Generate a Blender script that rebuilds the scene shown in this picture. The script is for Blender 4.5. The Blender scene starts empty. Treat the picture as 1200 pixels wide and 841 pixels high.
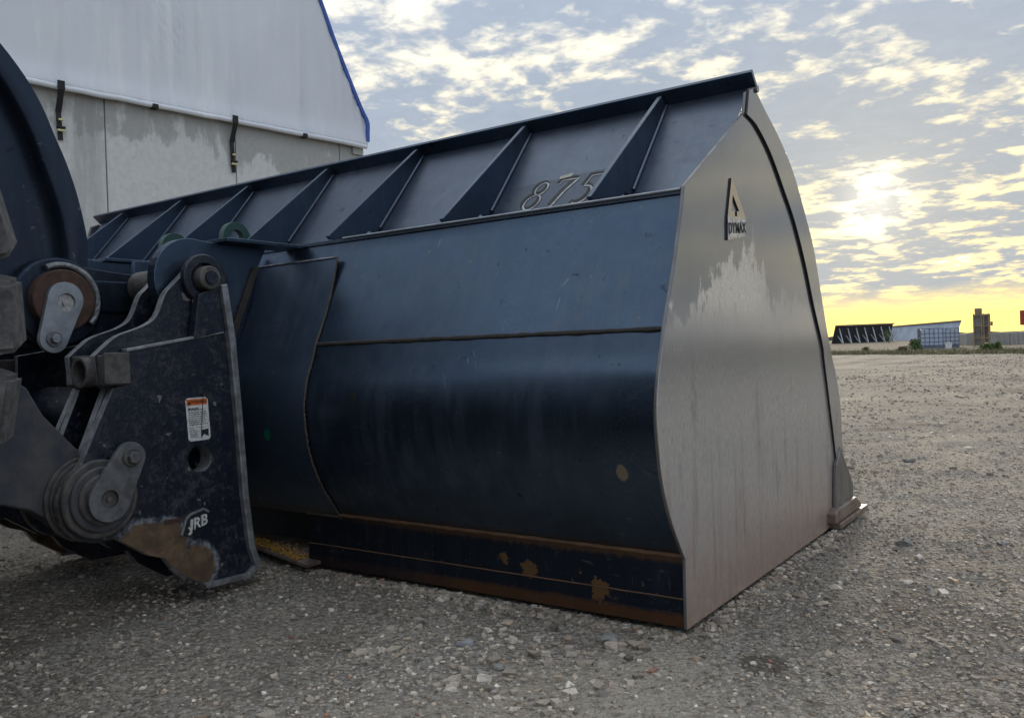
import bpy, bmesh, math, random
import numpy as np
from mathutils import Vector, Matrix
from mathutils.geometry import tessellate_polygon

random.seed(7)
rng = np.random.default_rng(11)
S = bpy.context.scene
COL = S.collection
R_ = math.radians

# ------------------------------------------------------------------ camera
cam_d = bpy.data.cameras.new('camera'); cam = bpy.data.objects.new('camera', cam_d); COL.objects.link(cam)
cam_d.sensor_fit = 'HORIZONTAL'; cam_d.sensor_width = 36.0; cam_d.lens = 29.758
cam_d.clip_start = 0.05; cam_d.clip_end = 6000
ax = Vector((0.8178, 0.5747, -0.0327)).normalized()          # right axis of the camera
bk = Vector((0.5750, -0.8181, 0.0098)).normalized()          # it looks along the opposite of this
up = bk.cross(ax).normalized(); ax = up.cross(bk).normalized()
m = Matrix((ax, up, bk)).transposed().to_4x4(); m.translation = Vector((0.975, -2.228, 0.80))
cam.matrix_world = m
S.camera = cam

# ------------------------------------------------------------------ sky, sun, exposure
SUN_DIR = Vector((-0.2003, 0.9685, 0.1478)).normalized()
SUN_EL = math.asin(SUN_DIR.z)
SUN_AZ = math.atan2(SUN_DIR.x, SUN_DIR.y)                     # clockwise from +Y
world = bpy.data.worlds.new('World'); S.world = world; world.use_nodes = True
wt = world.node_tree; wt.nodes.clear()

class NT:
    """thin helper round a node tree"""
    def __init__(s, nt): s.nt = nt
    def n(s, t, **kw):
        nd = s.nt.nodes.new(t)
        for k, v in kw.items(): setattr(nd, k, v)
        return nd
    def set(s, sock, v):
        if isinstance(v, bpy.types.NodeSocket): s.nt.links.new(v, sock)
        elif v is not None:
            if isinstance(v, tuple) and len(v) == 3 and sock.type == 'RGBA': v = (*v, 1)
            sock.default_value = v
    def math(s, op, a, b=None, c=None, clamp=False):
        nd = s.n('ShaderNodeMath', operation=op, use_clamp=clamp)
        s.set(nd.inputs[0], a)
        if b is not None: s.set(nd.inputs[1], b)
        if c is not None: s.set(nd.inputs[2], c)
        return nd.outputs[0]
    def vmath(s, op, a, b=None):
        nd = s.n('ShaderNodeVectorMath', operation=op); s.set(nd.inputs[0], a)
        if b is not None: s.set(nd.inputs[1], b)
        return nd.outputs['Value'] if op in ('DOT_PRODUCT', 'LENGTH', 'DISTANCE') else nd.outputs[0]
    def noise(s, vec, scale, detail=4, rough=.5, dist=0, lac=2.0):
        nd = s.n('ShaderNodeTexNoise'); s.set(nd.inputs['Vector'], vec)
        for k, v in (('Scale', scale), ('Detail', detail), ('Roughness', rough), ('Distortion', dist), ('Lacunarity', lac)): s.set(nd.inputs[k], v)
        return nd.outputs['Fac']
    def voro(s, vec, scale, feature='F1', rand=1, out='Distance'):
        nd = s.n('ShaderNodeTexVoronoi', feature=feature); s.set(nd.inputs['Vector'], vec)
        s.set(nd.inputs['Scale'], scale); s.set(nd.inputs['Randomness'], rand)
        return nd.outputs[out]
    def mp(s, v, a, b, c=0., d=1., smooth=True):
        nd = s.n('ShaderNodeMapRange'); nd.interpolation_type = 'SMOOTHSTEP' if smooth else 'LINEAR'
        for i, q in enumerate((v, a, b, c, d)): s.set(nd.inputs[i], q)
        return nd.outputs[0]
    def mix(s, f, a, b, mode='MIX'):
        nd = s.n('ShaderNodeMix', data_type='RGBA', blend_type=mode)
        s.set(nd.inputs[0], f); s.set(nd.inputs[6], a); s.set(nd.inputs[7], b)
        return nd.outputs[2]
    def ramp(s, f, stops):
        nd = s.n('ShaderNodeValToRGB'); s.set(nd.inputs[0], f); e = nd.color_ramp.elements
        while len(e) < len(stops): e.new(0.5)
        for q, (p, c) in zip(e, stops): q.position = p; q.color = (*c, 1) if len(c) == 3 else c
        return nd.outputs[0]
    def xyz(s, v):
        nd = s.n('ShaderNodeSeparateXYZ'); s.set(nd.inputs[0], v); return nd.outputs
    def comb(s, x, y, z):
        nd = s.n('ShaderNodeCombineXYZ')
        for i, q in enumerate((x, y, z)): s.set(nd.inputs[i], q)
        return nd.outputs[0]
    def scale3(s, v, t): return s.vmath('MULTIPLY', v, t)
    def bump(s, h, strength, dist):
        nd = s.n('ShaderNodeBump'); s.set(nd.inputs['Height'], h)
        nd.inputs['Strength'].default_value = strength; nd.inputs['Distance'].default_value = dist
        return nd.outputs[0]

W = NT(wt)
out = W.n('ShaderNodeOutputWorld'); bg = W.n('ShaderNodeBackground')
sky = W.n('ShaderNodeTexSky', sky_type='NISHITA', sun_disc=False)
sky.sun_elevation = SUN_EL; sky.sun_rotation = SUN_AZ; sky.air_density = 1.2; sky.dust_density = 1.5; sky.ozone_density = 1.0
tc = W.n('ShaderNodeTexCoord'); D = W.vmath('NORMALIZE', tc.outputs['Generated'])
dx, dy, dz = W.xyz(D)
el = W.math('MAXIMUM', dz, 0.0)
den = W.math('ADD', el, 0.13)
P = W.comb(W.math('DIVIDE', dx, den), W.math('DIVIDE', dy, den), 0.0)
Ps = W.scale3(P, (1.0, 1.0, 1.0))
n1 = W.noise(W.vmath('ADD', Ps, (4.3, 1.7, 0.3)), 4.2, 5, .55, .25)
n2 = W.noise(W.vmath('ADD', Ps, (9.1, 3.3, 5.0)), 13.0, 3, .6, .2)
n3 = W.noise(W.vmath('ADD', Ps, (1.1, 8.3, 2.0)), .9, 2, .5, 0)
cov = W.math('ADD', W.math('MULTIPLY', n1, .58), W.math('ADD', W.math('MULTIPLY', n2, .26), W.math('MULTIPLY', n3, .24)))
thick = W.mp(cov, .44, .575)            # thick grey-blue parts
thin = W.mp(cov, .365, .43)             # anything less is open sky
sdot = W.math('MAXIMUM', W.vmath('DOT_PRODUCT', D, tuple(SUN_DIR)), 0.0)
glow = W.math('POWER', sdot, 6.0); halo = W.math('POWER', sdot, 420.0); core = W.math('POWER', sdot, 2600.0)
lowband = W.mp(el, .02, .55, 1., 0.)
warm = W.math('MULTIPLY', W.mp(sdot, .2, 1.0), W.math('ADD', .25, W.math('MULTIPLY', lowband, .75)), clamp=True)
K = 10.0                                # the Background runs at 0.1
def c10(c): return tuple(q * K for q in c)
bright = W.mix(warm, c10((.50, .56, .64)), c10((.76, .61, .29)))
bright = W.mix(W.math('MULTIPLY', W.mp(el, .15, .5), .55), bright, c10((.60, .55, .44)))
dark = W.mix(warm, c10((.175, .225, .305)), c10((.185, .205, .232)))
dark = W.mix(W.math('MULTIPLY', n2, .35), dark, c10((.33, .36, .40)))
cloud = W.mix(thick, bright, dark)
cloud = W.mix(W.math('MULTIPLY', W.math('POWER', sdot, 60.0), .10), cloud, c10((.74, .58, .27)))
cloud = W.mix(W.math('MULTIPLY', W.math('MULTIPLY', halo, .25), W.math('SUBTRACT', 1.15, thick), clamp=True), cloud, c10((1.05, .95, .70)))
cloud = W.mix(W.math('MULTIPLY', W.math('MULTIPLY', core, .5), W.math('SUBTRACT', 1.25, thick), clamp=True), cloud, c10((1.7, 1.55, 1.2)))
gap = W.mix(.62, W.scale3(sky.outputs[0], (1., 1., 1.)), c10((.38, .55, .80)))
col = W.mix(thin, gap, cloud)
# clear strip under the cloud deck, near the horizon
strip = W.mp(W.math('ADD', el, W.math('MULTIPLY', W.math('SUBTRACT', n1, .5), .03)), .018, .062, 1., 0.)
stripcol = W.mix(W.mp(sdot, .86, .988), c10((.50, .47, .42)), c10((.86, .62, .18)))
col = W.mix(strip, col, stripcol)
# an overcast deck is brighter overhead than at its rim
col = W.scale3(col, W.comb(*[W.math('ADD', 1.0, W.math('MULTIPLY', W.mp(el, .30, 1.0), .5))] * 3))
W.set(bg.inputs['Color'], col); bg.inputs['Strength'].default_value = 0.1
wt.links.new(bg.outputs[0], out.inputs[0])

sl = bpy.data.lights.new('sun', 'SUN'); sl.energy = 1.5; sl.angle = R_(10); sl.color = (1.0, .86, .66)
so = bpy.data.objects.new('sun', sl); COL.objects.link(so)
so.rotation_euler = (-SUN_DIR).to_track_quat('-Z', 'Y').to_euler()
so.location = SUN_DIR * 50
S.view_settings.view_transform = 'Standard'; S.view_settings.look = 'None'
S.view_settings.exposure = 1.08; S.view_settings.gamma = 1.0; S.view_settings.use_curve_mapping = False

S.cycles.max_bounces = 3; S.cycles.diffuse_bounces = 2; S.cycles.glossy_bounces = 3; S.cycles.transmission_bounces = 2; S.cycles.caustics_reflective = False

# ------------------------------------------------------------------ object helpers
def root_of(o):
    while o.parent: o = o.parent
    return o
def tag(o, label=None, cat=None, group=None, kind=None):
    for k, v in (('label', label), ('category', cat), ('group', group), ('kind', kind)):
        if v: o[k] = v
    return o
def thing(name, loc, label, cat, group=None):
    o = bpy.data.objects.new(name, None); o.empty_display_size = .2; COL.objects.link(o); o.location = loc
    return tag(o, label, cat, group)
def link_mesh(name, me, mat, parent):
    o = bpy.data.objects.new(name, me); COL.objects.link(o)
    if mat is not None:
        for q in (mat if isinstance(mat, (list, tuple)) else [mat]): me.materials.append(q)
    if parent: o.parent = parent
    return o
def mk(name, V, F, mat, parent=None, smooth=None, bev=0, mats=None, kind=None):
    """verts in place coordinates; stored relative to the thing's base"""
    if parent:
        b = root_of(parent).location
        V = [(v[0] - b[0], v[1] - b[1], v[2] - b[2]) for v in V]
    me = bpy.data.meshes.new(name); me.from_pydata(V, [], F); 
    bm = bmesh.new(); bm.from_mesh(me); bmesh.ops.recalc_face_normals(bm, faces=bm.faces); bm.to_mesh(me); bm.free()
    if smooth is not None:
        me.polygons.foreach_set('use_smooth', [True] * len(me.polygons)); me.set_sharp_from_angle(angle=R_(smooth))
    o = link_mesh(name, me, mat, parent)
    if mats: me.polygons.foreach_set('material_index', mats)
    if bev:
        b = o.modifiers.new('bevel', 'BEVEL'); b.width = bev; b.segments = 2; b.limit_method = 'ANGLE'; b.angle_limit = R_(40)
        b.harden_normals = False
    if kind: o['kind'] = kind
    return o
BF = [(0, 3, 2, 1), (4, 5, 6, 7), (0, 1, 5, 4), (1, 2, 6, 5), (2, 3, 7, 6), (3, 0, 4, 7)]
def boxv(x0, x1, y0, y1, z0, z1):
    return [(x0, y0, z0), (x1, y0, z0), (x1, y1, z0), (x0, y1, z0), (x0, y0, z1), (x1, y0, z1), (x1, y1, z1), (x0, y1, z1)]
def box(name, x0, x1, y0, y1, z0, z1, mat, parent=None, bev=0): return mk(name, boxv(x0, x1, y0, y1, z0, z1), BF, mat, parent, bev=bev)
class MB:
    def __init__(s): s.V = []; s.F = []
    def add(s, V, F):
        b = len(s.V); s.V += [tuple(v) for v in V]; s.F += [tuple(i + b for i in f) for f in F]; return s
    def box(s, *a): return s.add(boxv(*a), BF)
    def bar(s, a, b, w, h, upv=(0, 0, 1)):
        a = Vector(a); b = Vector(b); d = (b - a).normalized(); u = Vector(upv)
        sx = d.cross(u)
        if sx.length < 1e-4: sx = d.cross(Vector((1, 0, 0)))
        sx.normalize(); u = sx.cross(d)
        V = [p + sx * i * w / 2 + u * j * h / 2 for p in (a, b) for i, j in ((-1, -1), (1, -1), (1, 1), (-1, 1))]
        return s.add(V, BF)
    def cyl(s, a, b, r, r2=None, n=20, cap=True):
        a = Vector(a); b = Vector(b); r2 = r if r2 is None else r2; d = (b - a).normalized()
        u = d.orthogonal().normalized(); v = d.cross(u)
        V = []; F = []
        for p, q in ((a, r), (b, r2)):
            V += [p + (u * math.cos(t) + v * math.sin(t)) * q for t in [2 * math.pi * i / n for i in range(n)]]
        F += [(i, (i + 1) % n, n + (i + 1) % n, n + i) for i in range(n)]
        if cap: F += [tuple(range(n))[::-1], tuple(range(n, 2 * n))]
        return s.add(V, F)
    def tube(s, pts, r, n=8):
        pts = [Vector(p) for p in pts]; V = []; F = []
        for i, p in enumerate(pts):
            d = (pts[min(i + 1, len(pts) - 1)] - pts[max(i - 1, 0)]).normalized()
            u = d.cross(Vector((.3, .2, 1))).normalized(); v = d.cross(u)
            rr = r[i] if isinstance(r, (list, tuple)) else r
            V += [p + (u * math.cos(t) + v * math.sin(t)) * rr for t in [2 * math.pi * k / n for k in range(n)]]
        for i in range(len(pts) - 1):
            F += [(i * n + k, i * n + (k + 1) % n, (i + 1) * n + (k + 1) % n, (i + 1) * n + k) for k in range(n)]
        F += [tuple(range(n)), tuple(range((len(pts) - 1) * n, len(pts) * n))]
        return s.add(V, F)
    def build(s, name, mat, parent=None, **k): return mk(name, s.V, s.F, mat, parent, **k)
def plate(name, loop, x0, x1, mat, parent, holes=(), bev=.003, smooth=None, edge=None):
    """flat plate cut to a (y, z) outline with holes, thickness x0..x1"""
    loops = [list(loop)] + [list(h) for h in holes]
    flat = [p for l in loops for p in l]
    tris = tessellate_polygon([[Vector((p[0], p[1], 0)) for p in l] for l in loops])
    n = len(flat)
    V = [(x0, y, z) for y, z in flat] + [(x1, y, z) for y, z in flat]
    F = [tuple(t) for t in tris] + [tuple(i + n for i in t[::-1]) for t in tris]
    b = 0
    for l in loops:
        k = len(l); F += [(b + i, b + (i + 1) % k, n + b + (i + 1) % k, n + b + i) for i in range(k)]; b += k
    if edge: return mk(name, V, F, [mat, edge], parent, bev=bev, smooth=smooth, mats=[0] * (2 * len(tris)) + [1] * (len(F) - 2 * len(tris)))
    return mk(name, V, F, mat, parent, bev=bev, smooth=smooth)
def circ(cy, cz, r, n=24, a0=0, a1=2 * math.pi, end=False):
    return [(cy + r * math.cos(a0 + (a1 - a0) * i / (n if not end else n - 1)), cz + r * math.sin(a0 + (a1 - a0) * i / (n if not end else n - 1))) for i in range(n)]
def pill(c1, r1, c2, r2, n=14):
    a = math.atan2(c2[1] - c1[1], c2[0] - c1[0]); d = math.hypot(c2[0] - c1[0], c2[1] - c1[1]); b = math.acos((r1 - r2) / d)
    return circ(*c1, r1, n, a + b, a + 2 * math.pi - b, True) + circ(*c2, r2, n, a - b, a + b, True)
def catmull(pts, k=6):
    o = []
    for i in range(len(pts) - 1):
        p0 = pts[max(i - 1, 0)]; p1 = pts[i]; p2 = pts[i + 1]; p3 = pts[min(i + 2, len(pts) - 1)]
        for j in range(k):
            t = j / k
            o.append(tuple(.5 * (2 * b + (c - a) * t + (2 * a - 5 * b + 4 * c - d) * t * t + (-a + 3 * b - 3 * c + d) * t ** 3) for a, b, c, d in zip(p0, p1, p2, p3)))
    return o + [tuple(pts[-1])]
def offs(pl, d):
    """offset an open (y, z) polyline sideways by d"""
    o = []
    for i in range(len(pl)):
        a = pl[max(i - 1, 0)]; b = pl[min(i + 1, len(pl) - 1)]
        ty, tz = b[0] - a[0], b[1] - a[1]; L = math.hypot(ty, tz)
        o.append((pl[i][0] + tz / L * d, pl[i][1] - ty / L * d))
    return o
def sheet(name, pl, x0, x1, th, mat, parent, nx=1, bev=0, smooth=30):
    """bent sheet: a (y, z) polyline run from x0 to x1, th thick to its inner side"""
    inn = offs(pl, th); k = len(pl); V = []; F = []
    for i in range(nx + 1):
        x = x0 + (x1 - x0) * i / nx
        V += [(x, y, z) for y, z in pl] + [(x, y, z) for y, z in inn]
    q = 2 * k
    for i in range(nx):
        for j in range(k - 1):
            F += [(i * q + j, i * q + j + 1, (i + 1) * q + j + 1, (i + 1) * q + j), (i * q + k + j, (i + 1) * q + k + j, (i + 1) * q + k + j + 1, i * q + k + j + 1)]
        F += [(i * q, (i + 1) * q, (i + 1) * q + k, i * q + k), (i * q + k - 1, i * q + 2 * k - 1, (i + 1) * q + 2 * k - 1, (i + 1) * q + k - 1)]
    for i in (0, nx):
        F += [(i * q + j, i * q + j + 1, i * q + k + j + 1, i * q + k + j) for j in range(k - 1)]
    return mk(name, V, F, mat, parent, smooth=smooth, bev=bev)
def text_mesh(name, txt, size, org, u, v, w, depth, mat, parent, sx=1.0, shear=0.0, off=.012, sp=1.0):
    c = bpy.data.curves.new('t', 'FONT'); c.body = txt; c.size = size; c.align_x = 'CENTER'; c.align_y = 'CENTER'; c.extrude = depth / 2; c.resolution_u = 3; c.space_character = sp; c.offset = size * off
    t = bpy.data.objects.new('t', c); COL.objects.link(t)
    dg = bpy.context.evaluated_depsgraph_get(); me = bpy.data.meshes.new_from_object(t.evaluated_get(dg))
    bpy.data.objects.remove(t); bpy.data.curves.remove(c)
    org, u, v, w = Vector(org), Vector(u), Vector(v), Vector(w); b = root_of(parent).location
    for q in me.vertices: q.co = org + u * (q.co.x * sx + shear * q.co.y) + v * q.co.y + w * q.co.z - b
    me.name = name; me.materials.clear()
    return link_mesh(name, me, mat, parent)

# ------------------------------------------------------------------ materials
def new_mat(name):
    ma = bpy.data.materials.new(name); ma.use_nodes = True; nt = ma.node_tree; N = NT(nt)
    b = nt.nodes['Principled BSDF']; geo = N.n('ShaderNodeNewGeometry'); p = geo.outputs['Position']
    return ma, N, b, p
def simple(name, c, rough=.5, metal=0., var=.25, scale=12, spec=.5, bump=0., bscale=60, c2=None, streak=None):
    ma, N, b, p = new_mat(name)
    v = N.scale3(p, streak) if streak else p
    n = N.noise(v, scale, 5, .6)
    c2 = c2 or tuple(q * (1 - var) for q in c)
    N.set(b.inputs['Base Color'], N.mix(N.mp(n, .3, .7), c, c2))
    N.set(b.inputs['Roughness'], N.mp(n, .2, .8, rough - .08, rough + .1)); b.inputs['Metallic'].default_value = metal; b.inputs['Specular IOR Level'].default_value = spec
    if bump: N.set(b.inputs['Normal'], N.bump(N.noise(p, bscale, 4, .6), bump, .004))
    return ma

def painted(name, base, rough=.34, dust=.25, metal=.92, dustc=(.12, .125, .13), extra=None, bumpst=.018):
    """dark semi-gloss machine paint: dust film, rubbed streaks, pin-head chips"""
    ma, N, b, p = new_mat(name)
    big = N.noise(p, 2.3, 3, .6); mid = N.noise(p, 11, 4, .62); fine = N.noise(p, 90, 2, .6)
    st = N.noise(N.scale3(p, (9, 9, 1.1)), 3.0, 3, .65)
    c = N.mix(N.mp(mid, .35, .7), base, tuple(q * 1.12 for q in base))
    df = N.math('MULTIPLY', N.math('MULTIPLY', N.mp(big, .35, .7), N.mp(st, .35, .75)), dust)
    c = N.mix(df, c, dustc)
    chips = N.mp(N.noise(p, 46, 2, .5, .3), .71, .75)
    c = N.mix(N.math('MULTIPLY', chips, .5), c, (.16, .16, .155))
    scr = N.noise(N.scale3(N.vmath('ADD', p, N.scale3(N.comb(N.noise(p, 1.3, 2), 0., 0.), (.6, 0, 0))), (34, 5, 4.5)), 2.2, 3, .5)
    scm = N.math('MULTIPLY', N.mp(scr, .715, .735), N.mp(N.noise(p, 1.7, 2), .46, .6))
    c = N.mix(N.math('MULTIPLY', scm, .6), c, (.2, .21, .22))
    scf = N.math('MULTIPLY', N.mp(N.noise(N.scale3(p, (5, 3, 16)), 3.0, 4, .7, .5), .60, .68), N.mp(N.noise(N.vmath('ADD', p, (3, 1, 7)), 2.6, 2), .50, .64))
    c = N.mix(N.math('MULTIPLY', scf, .5), c, (.15, .155, .16))
    drk = N.math('MULTIPLY', N.mp(N.noise(N.scale3(N.vmath('ADD', p, (5, 2, 1)), (14, 8, 14)), 1.5, 5, .7, .4), .64, .70), .6)
    c = N.mix(drk, c, (.012, .013, .016))
    r = N.mp(N.math('ADD', big, N.math('MULTIPLY', fine, .4)), .3, 1.1, rough - .03, rough + .10)
    if extra: c, r = extra(N, p, c, r)
    N.set(b.inputs['Base Color'], c); N.set(b.inputs['Roughness'], r); b.inputs['Specular IOR Level'].default_value = .5; N.set(b.inputs['Metallic'], N.math('MULTIPLY', N.math('SUBTRACT', 1.0, df), metal))
    N.set(b.inputs['Normal'], N.bump(N.math('ADD', mid, N.math('MULTIPLY', fine, .3)), bumpst, .01))
    return ma
def spot(N, p, c, r, wob=.4, sc=25):
    """ragged blob mask round point c"""
    d = N.vmath('LENGTH', N.vmath('SUBTRACT', p, c))
    d = N.math('ADD', d, N.math('MULTIPLY', N.math('SUBTRACT', N.noise(p, sc, 4, .6), .5), r * 2 * wob))
    return N.mp(d, r * .86, r * 1.06, 1., 0.)
NAVY = (.060, .088, .130)
RUST = (.15, .078, .040)
def wrap_extra(N, p, c, r):
    for q, rad, col in (((-.128, -.16, .445), .022, (.30, .25, .19)), ((-1.61, -.17, .513), .018, (.0, .30, .17)),
                        ((-.70, -.14, .92), .02, (.11, .12, .13)), ((-1.15, -.17, .66), .018, (.10, .10, .09))):
        c = N.mix(spot(N, N.scale3(p, (1, 1, .72)), (q[0], q[1], q[2] * .72), rad), c, col)
    # rust creeping from the lower seam, pale runs above it
    z = N.xyz(p)[2]
    c = N.mix(N.math('MULTIPLY', N.mp(N.math('ADD', z, N.math('MULTIPLY', N.noise(N.scale3(p, (6, 2, 2)), 5, 4, .65), .03)), .225, .255, 1., 0.), .6), c, (.10, .06, .04))
    runs = N.math('MULTIPLY', N.mp(N.noise(N.comb(N.math('ADD', N.xyz(p)[0], N.math('MULTIPLY', z, .25)), 0., N.math('MULTIPLY', z, .05)), 26, 3, .6), .60, .72), N.mp(z, .2, .45, 1., 0.))
    c = N.mix(N.math('MULTIPLY', runs, .4), c, (.10, .10, .10))
    return c, r
M_wrap = painted('bucket_paint', NAVY, .27, .26, extra=wrap_extra)
M_wrapc = painted('centre_plate_paint', (.060, .088, .13), .36, .4, .62, dustc=(.08, .10, .135), extra=wrap_extra)
M_navy = painted('navy_paint', NAVY, .36, .25)
def sheet_extra(N, p, c, r):
    st = N.mp(N.noise(N.scale3(p, (3, 14, 14)), 2.0, 4, .6), .55, .75)
    return N.mix(N.math('MULTIPLY', st, .12), c, (.20, .205, .21)), r
M_guard = painted('spill_sheet_paint', (.098, .120, .158), .38, .25, dustc=(.16, .175, .21), extra=sheet_extra)
def heel_extra(N, p, c, r):
    x, y, z = N.xyz(p)
    c = N.mix(N.math('MULTIPLY', N.mp(N.math('ADD', z, N.math('MULTIPLY', N.noise(N.scale3(p, (8, 2, 2)), 5, 4, .65), .03)), .192, .212), N.mp(x, -1.5, -.9, .2, .8)), c, (.14, .075, .04))
    low = N.mp(N.math('ADD', z, N.math('MULTIPLY', N.math('SUBTRACT', N.noise(N.scale3(p, (6, 6, 2)), 6, 5, .65), .5), .03)), .030, .050, 1., 0.)
    lowx = N.math('MULTIPLY', low, N.mp(x, -1.25, -.7, .25, .95))
    c = N.mix(lowx, c, N.mix(N.noise(p, 20, 4, .6), RUST, (.10, .05, .028)))
    for q, rad in (((-.638, -.03, .129), .024), ((-.539, -.03, .105), .032), ((-.353, -.03, .128), .015), ((-.287, -.03, .075), .036)):
        c = N.mix(spot(N, p, q, rad, 1.0, 55), c, (.20, .115, .055))
    runs = N.math('MULTIPLY', N.mp(N.noise(N.scale3(p, (30, 1, 4)), 3.2, 4, .7), .62, .7), .5)
    c = N.mix(runs, c, (.15, .13, .11))
    return c, N.math('ADD', r, .12)
M_heel = painted('heel_paint', (.018, .024, .036), .45, .2, extra=heel_extra)
M_rust = simple('rusty_steel', RUST, .75, 0, scale=18, c2=(.10, .055, .03), bump=.4)
M_weld = simple('weathered_weld', (.050, .045, .04), .7, .1, scale=30, c2=(.10, .08, .058), bump=.5, bscale=150)
M_weld_shade = simple('dark_weld_and_shade', (.014, .012, .011), .7, 0, scale=30, c2=(.035, .028, .022), bump=.5, bscale=150)  # weld colour, also painted on as shade along the edge bars

def side_mat(name, patch=True):
    ma, N, b, p = new_mat(name); x, y, z = N.xyz(p)
    fine = N.noise(N.scale3(p, (1, 42, 6)), 6, 3, .65); mid = N.noise(p, 5, 6, .6); grain = N.noise(p, 140, 2, .6); big = N.noise(p, 1.6, 3)
    cross = N.noise(N.scale3(p, (1, 7, 70)), 6, 2, .6)
    paint = N.mix(N.mp(mid, .3, .7), (.108, .124, .154), (.122, .138, .168))
    bare = N.mix(N.mp(N.math('ADD', N.math('MULTIPLY', fine, .7), N.math('MULTIPLY', cross, .4)), .35, .75), (.40, .40, .405), (.56, .56, .56))
    zt = N.math('SUBTRACT', N.mp(y, -.02, .44, .88, 1.13, False), N.mp(y, .55, .85, 0., .16))
    val = N.math('ADD', N.math('MULTIPLY', N.math('SUBTRACT', zt, z), 3.2), N.math('ADD', N.math('MULTIPLY', N.math('SUBTRACT', N.noise(N.scale3(p, (1, 1.35, 1.0)), 7.0, 8, .72), .5), 1.9),
                 N.math('MULTIPLY', N.math('SUBTRACT', N.noise(N.scale3(p, (1, 7, 1.4)), 6.0, 4, .6), .5), .35)))
    lowz = N.mp(z, .50, .90, 1., 0.)
    peel = N.math('MULTIPLY', N.math('MULTIPLY', N.mp(val, .02, .16), N.mp(y, .5, .95, 1., .25)), N.mp(z, .80, .95))
    peel = N.math('MULTIPLY', peel, N.mp(N.noise(N.scale3(p, (1, 3, 1)), 30, 4, .7), .25, .6, .40, .9))
    c = N.mix(lowz, paint, bare); c = N.mix(N.math('MULTIPLY', peel, .85), c, (.50, .51, .53))
    dust = N.math('MULTIPLY', N.math('MULTIPLY', lowz, N.mp(big, .2, .7, .5, 1.)), .55)
    c = N.mix(dust, c, N.mix(N.mp(fine, .3, .7), (.38, .38, .38), (.68, .675, .665)))
    vs = N.math('MULTIPLY', N.mp(N.noise(N.scale3(p, (1, 11, .8)), 2.4, 5, .65), .48, .72), N.mp(z, .2, .75, .5, 0.))
    c = N.mix(vs, c, (.20, .15, .115))
    rz = N.math('ADD', z, N.math('MULTIPLY', N.math('SUBTRACT', N.noise(N.scale3(p, (1, 14, 2)), 3, 5, .65), .5), .4))
    rust = N.math('MULTIPLY', N.mp(rz, -.05, .50, 1., 0.), .9)
    c = N.mix(rust, c, N.mix(N.noise(p, 30, 4, .6), (.20, .115, .075), (.34, .245, .185)))
    er = N.math('MULTIPLY', N.mp(N.math('ADD', y, N.math('ADD', N.math('MULTIPLY', z, .30), N.math('MULTIPLY', mid, .1))), 1.58, 1.72), .35)
    c = N.mix(N.math('MULTIPLY', er, N.mp(z, 0., .9, 1., 0.)), c, (.19, .11, .07))
    sc1 = N.math('MULTIPLY', N.mp(N.noise(N.scale3(N.vmath('ADD', p, N.scale3(N.comb(0., N.noise(p, 2.0, 2), 0.), (0, .5, 0))), (1, 38, 3)), 2.4, 3, .55), .69, .71), N.mp(N.noise(p, 2.2, 2), .45, .6))
    c = N.mix(N.math('MULTIPLY', sc1, .45), c, (.45, .45, .46))
    sc2 = N.math('MULTIPLY', N.mp(N.noise(N.scale3(N.vmath('ADD', p, (0, 3, 5)), (1, 6, 30)), 2.0, 3, .55), .69, .71), N.mp(N.noise(N.vmath('ADD', p, (2, 2, 2)), 2.0, 2), .5, .62))
    c = N.mix(N.math('MULTIPLY', sc2, .4), c, (.06, .06, .062))
    stn = N.math('MULTIPLY', N.mp(N.noise(N.scale3(N.vmath('ADD', p, (0, 7, 1)), (1, 5, 1.6)), 2.2, 5, .65), .55, .70), .28)
    c = N.mix(stn, c, (.075, .075, .08))
    spk = N.mp(N.voro(N.scale3(p, (1, 1, .6)), 75), .06, .10, 1., 0.)
    c = N.mix(N.math('MULTIPLY', N.math('MULTIPLY', spk, N.mp(N.noise(p, 9, 2), .48, .56)), .55), c, (.06, .055, .05))
    N.set(b.inputs['Base Color'], c)
    N.set(b.inputs['Metallic'], N.math('MULTIPLY', N.math('SUBTRACT', 1., rust), N.math('ADD', .62, N.math('MULTIPLY', peel, .2))))
    N.set(b.inputs['Roughness'], N.math('ADD', N.math('ADD', .10, N.math('ADD', N.math('MULTIPLY', lowz, .07), N.math('MULTIPLY', peel, .15))), N.math('MULTIPLY', N.math('ADD', grain, fine), .06)))
    b.inputs['Specular IOR Level'].default_value = .5
    N.set(b.inputs['Normal'], N.bump(N.math('ADD', N.math('MULTIPLY', big, .8), N.math('ADD', N.math('MULTIPLY', grain, .02), N.math('MULTIPLY', peel, -.05))), .08, .02))
    return ma
M_side = side_mat('side_plate_steel')
M_bar = simple('edge_bar_steel', (.19, .19, .195), .36, .6, scale=6, c2=(.14, .125, .115), bump=.1, streak=(1, 3, 1))
M_cut = simple('cutting_edge_steel', (.22, .19, .165), .5, .35, scale=14, c2=(.14, .085, .055), bump=.2)

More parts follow.
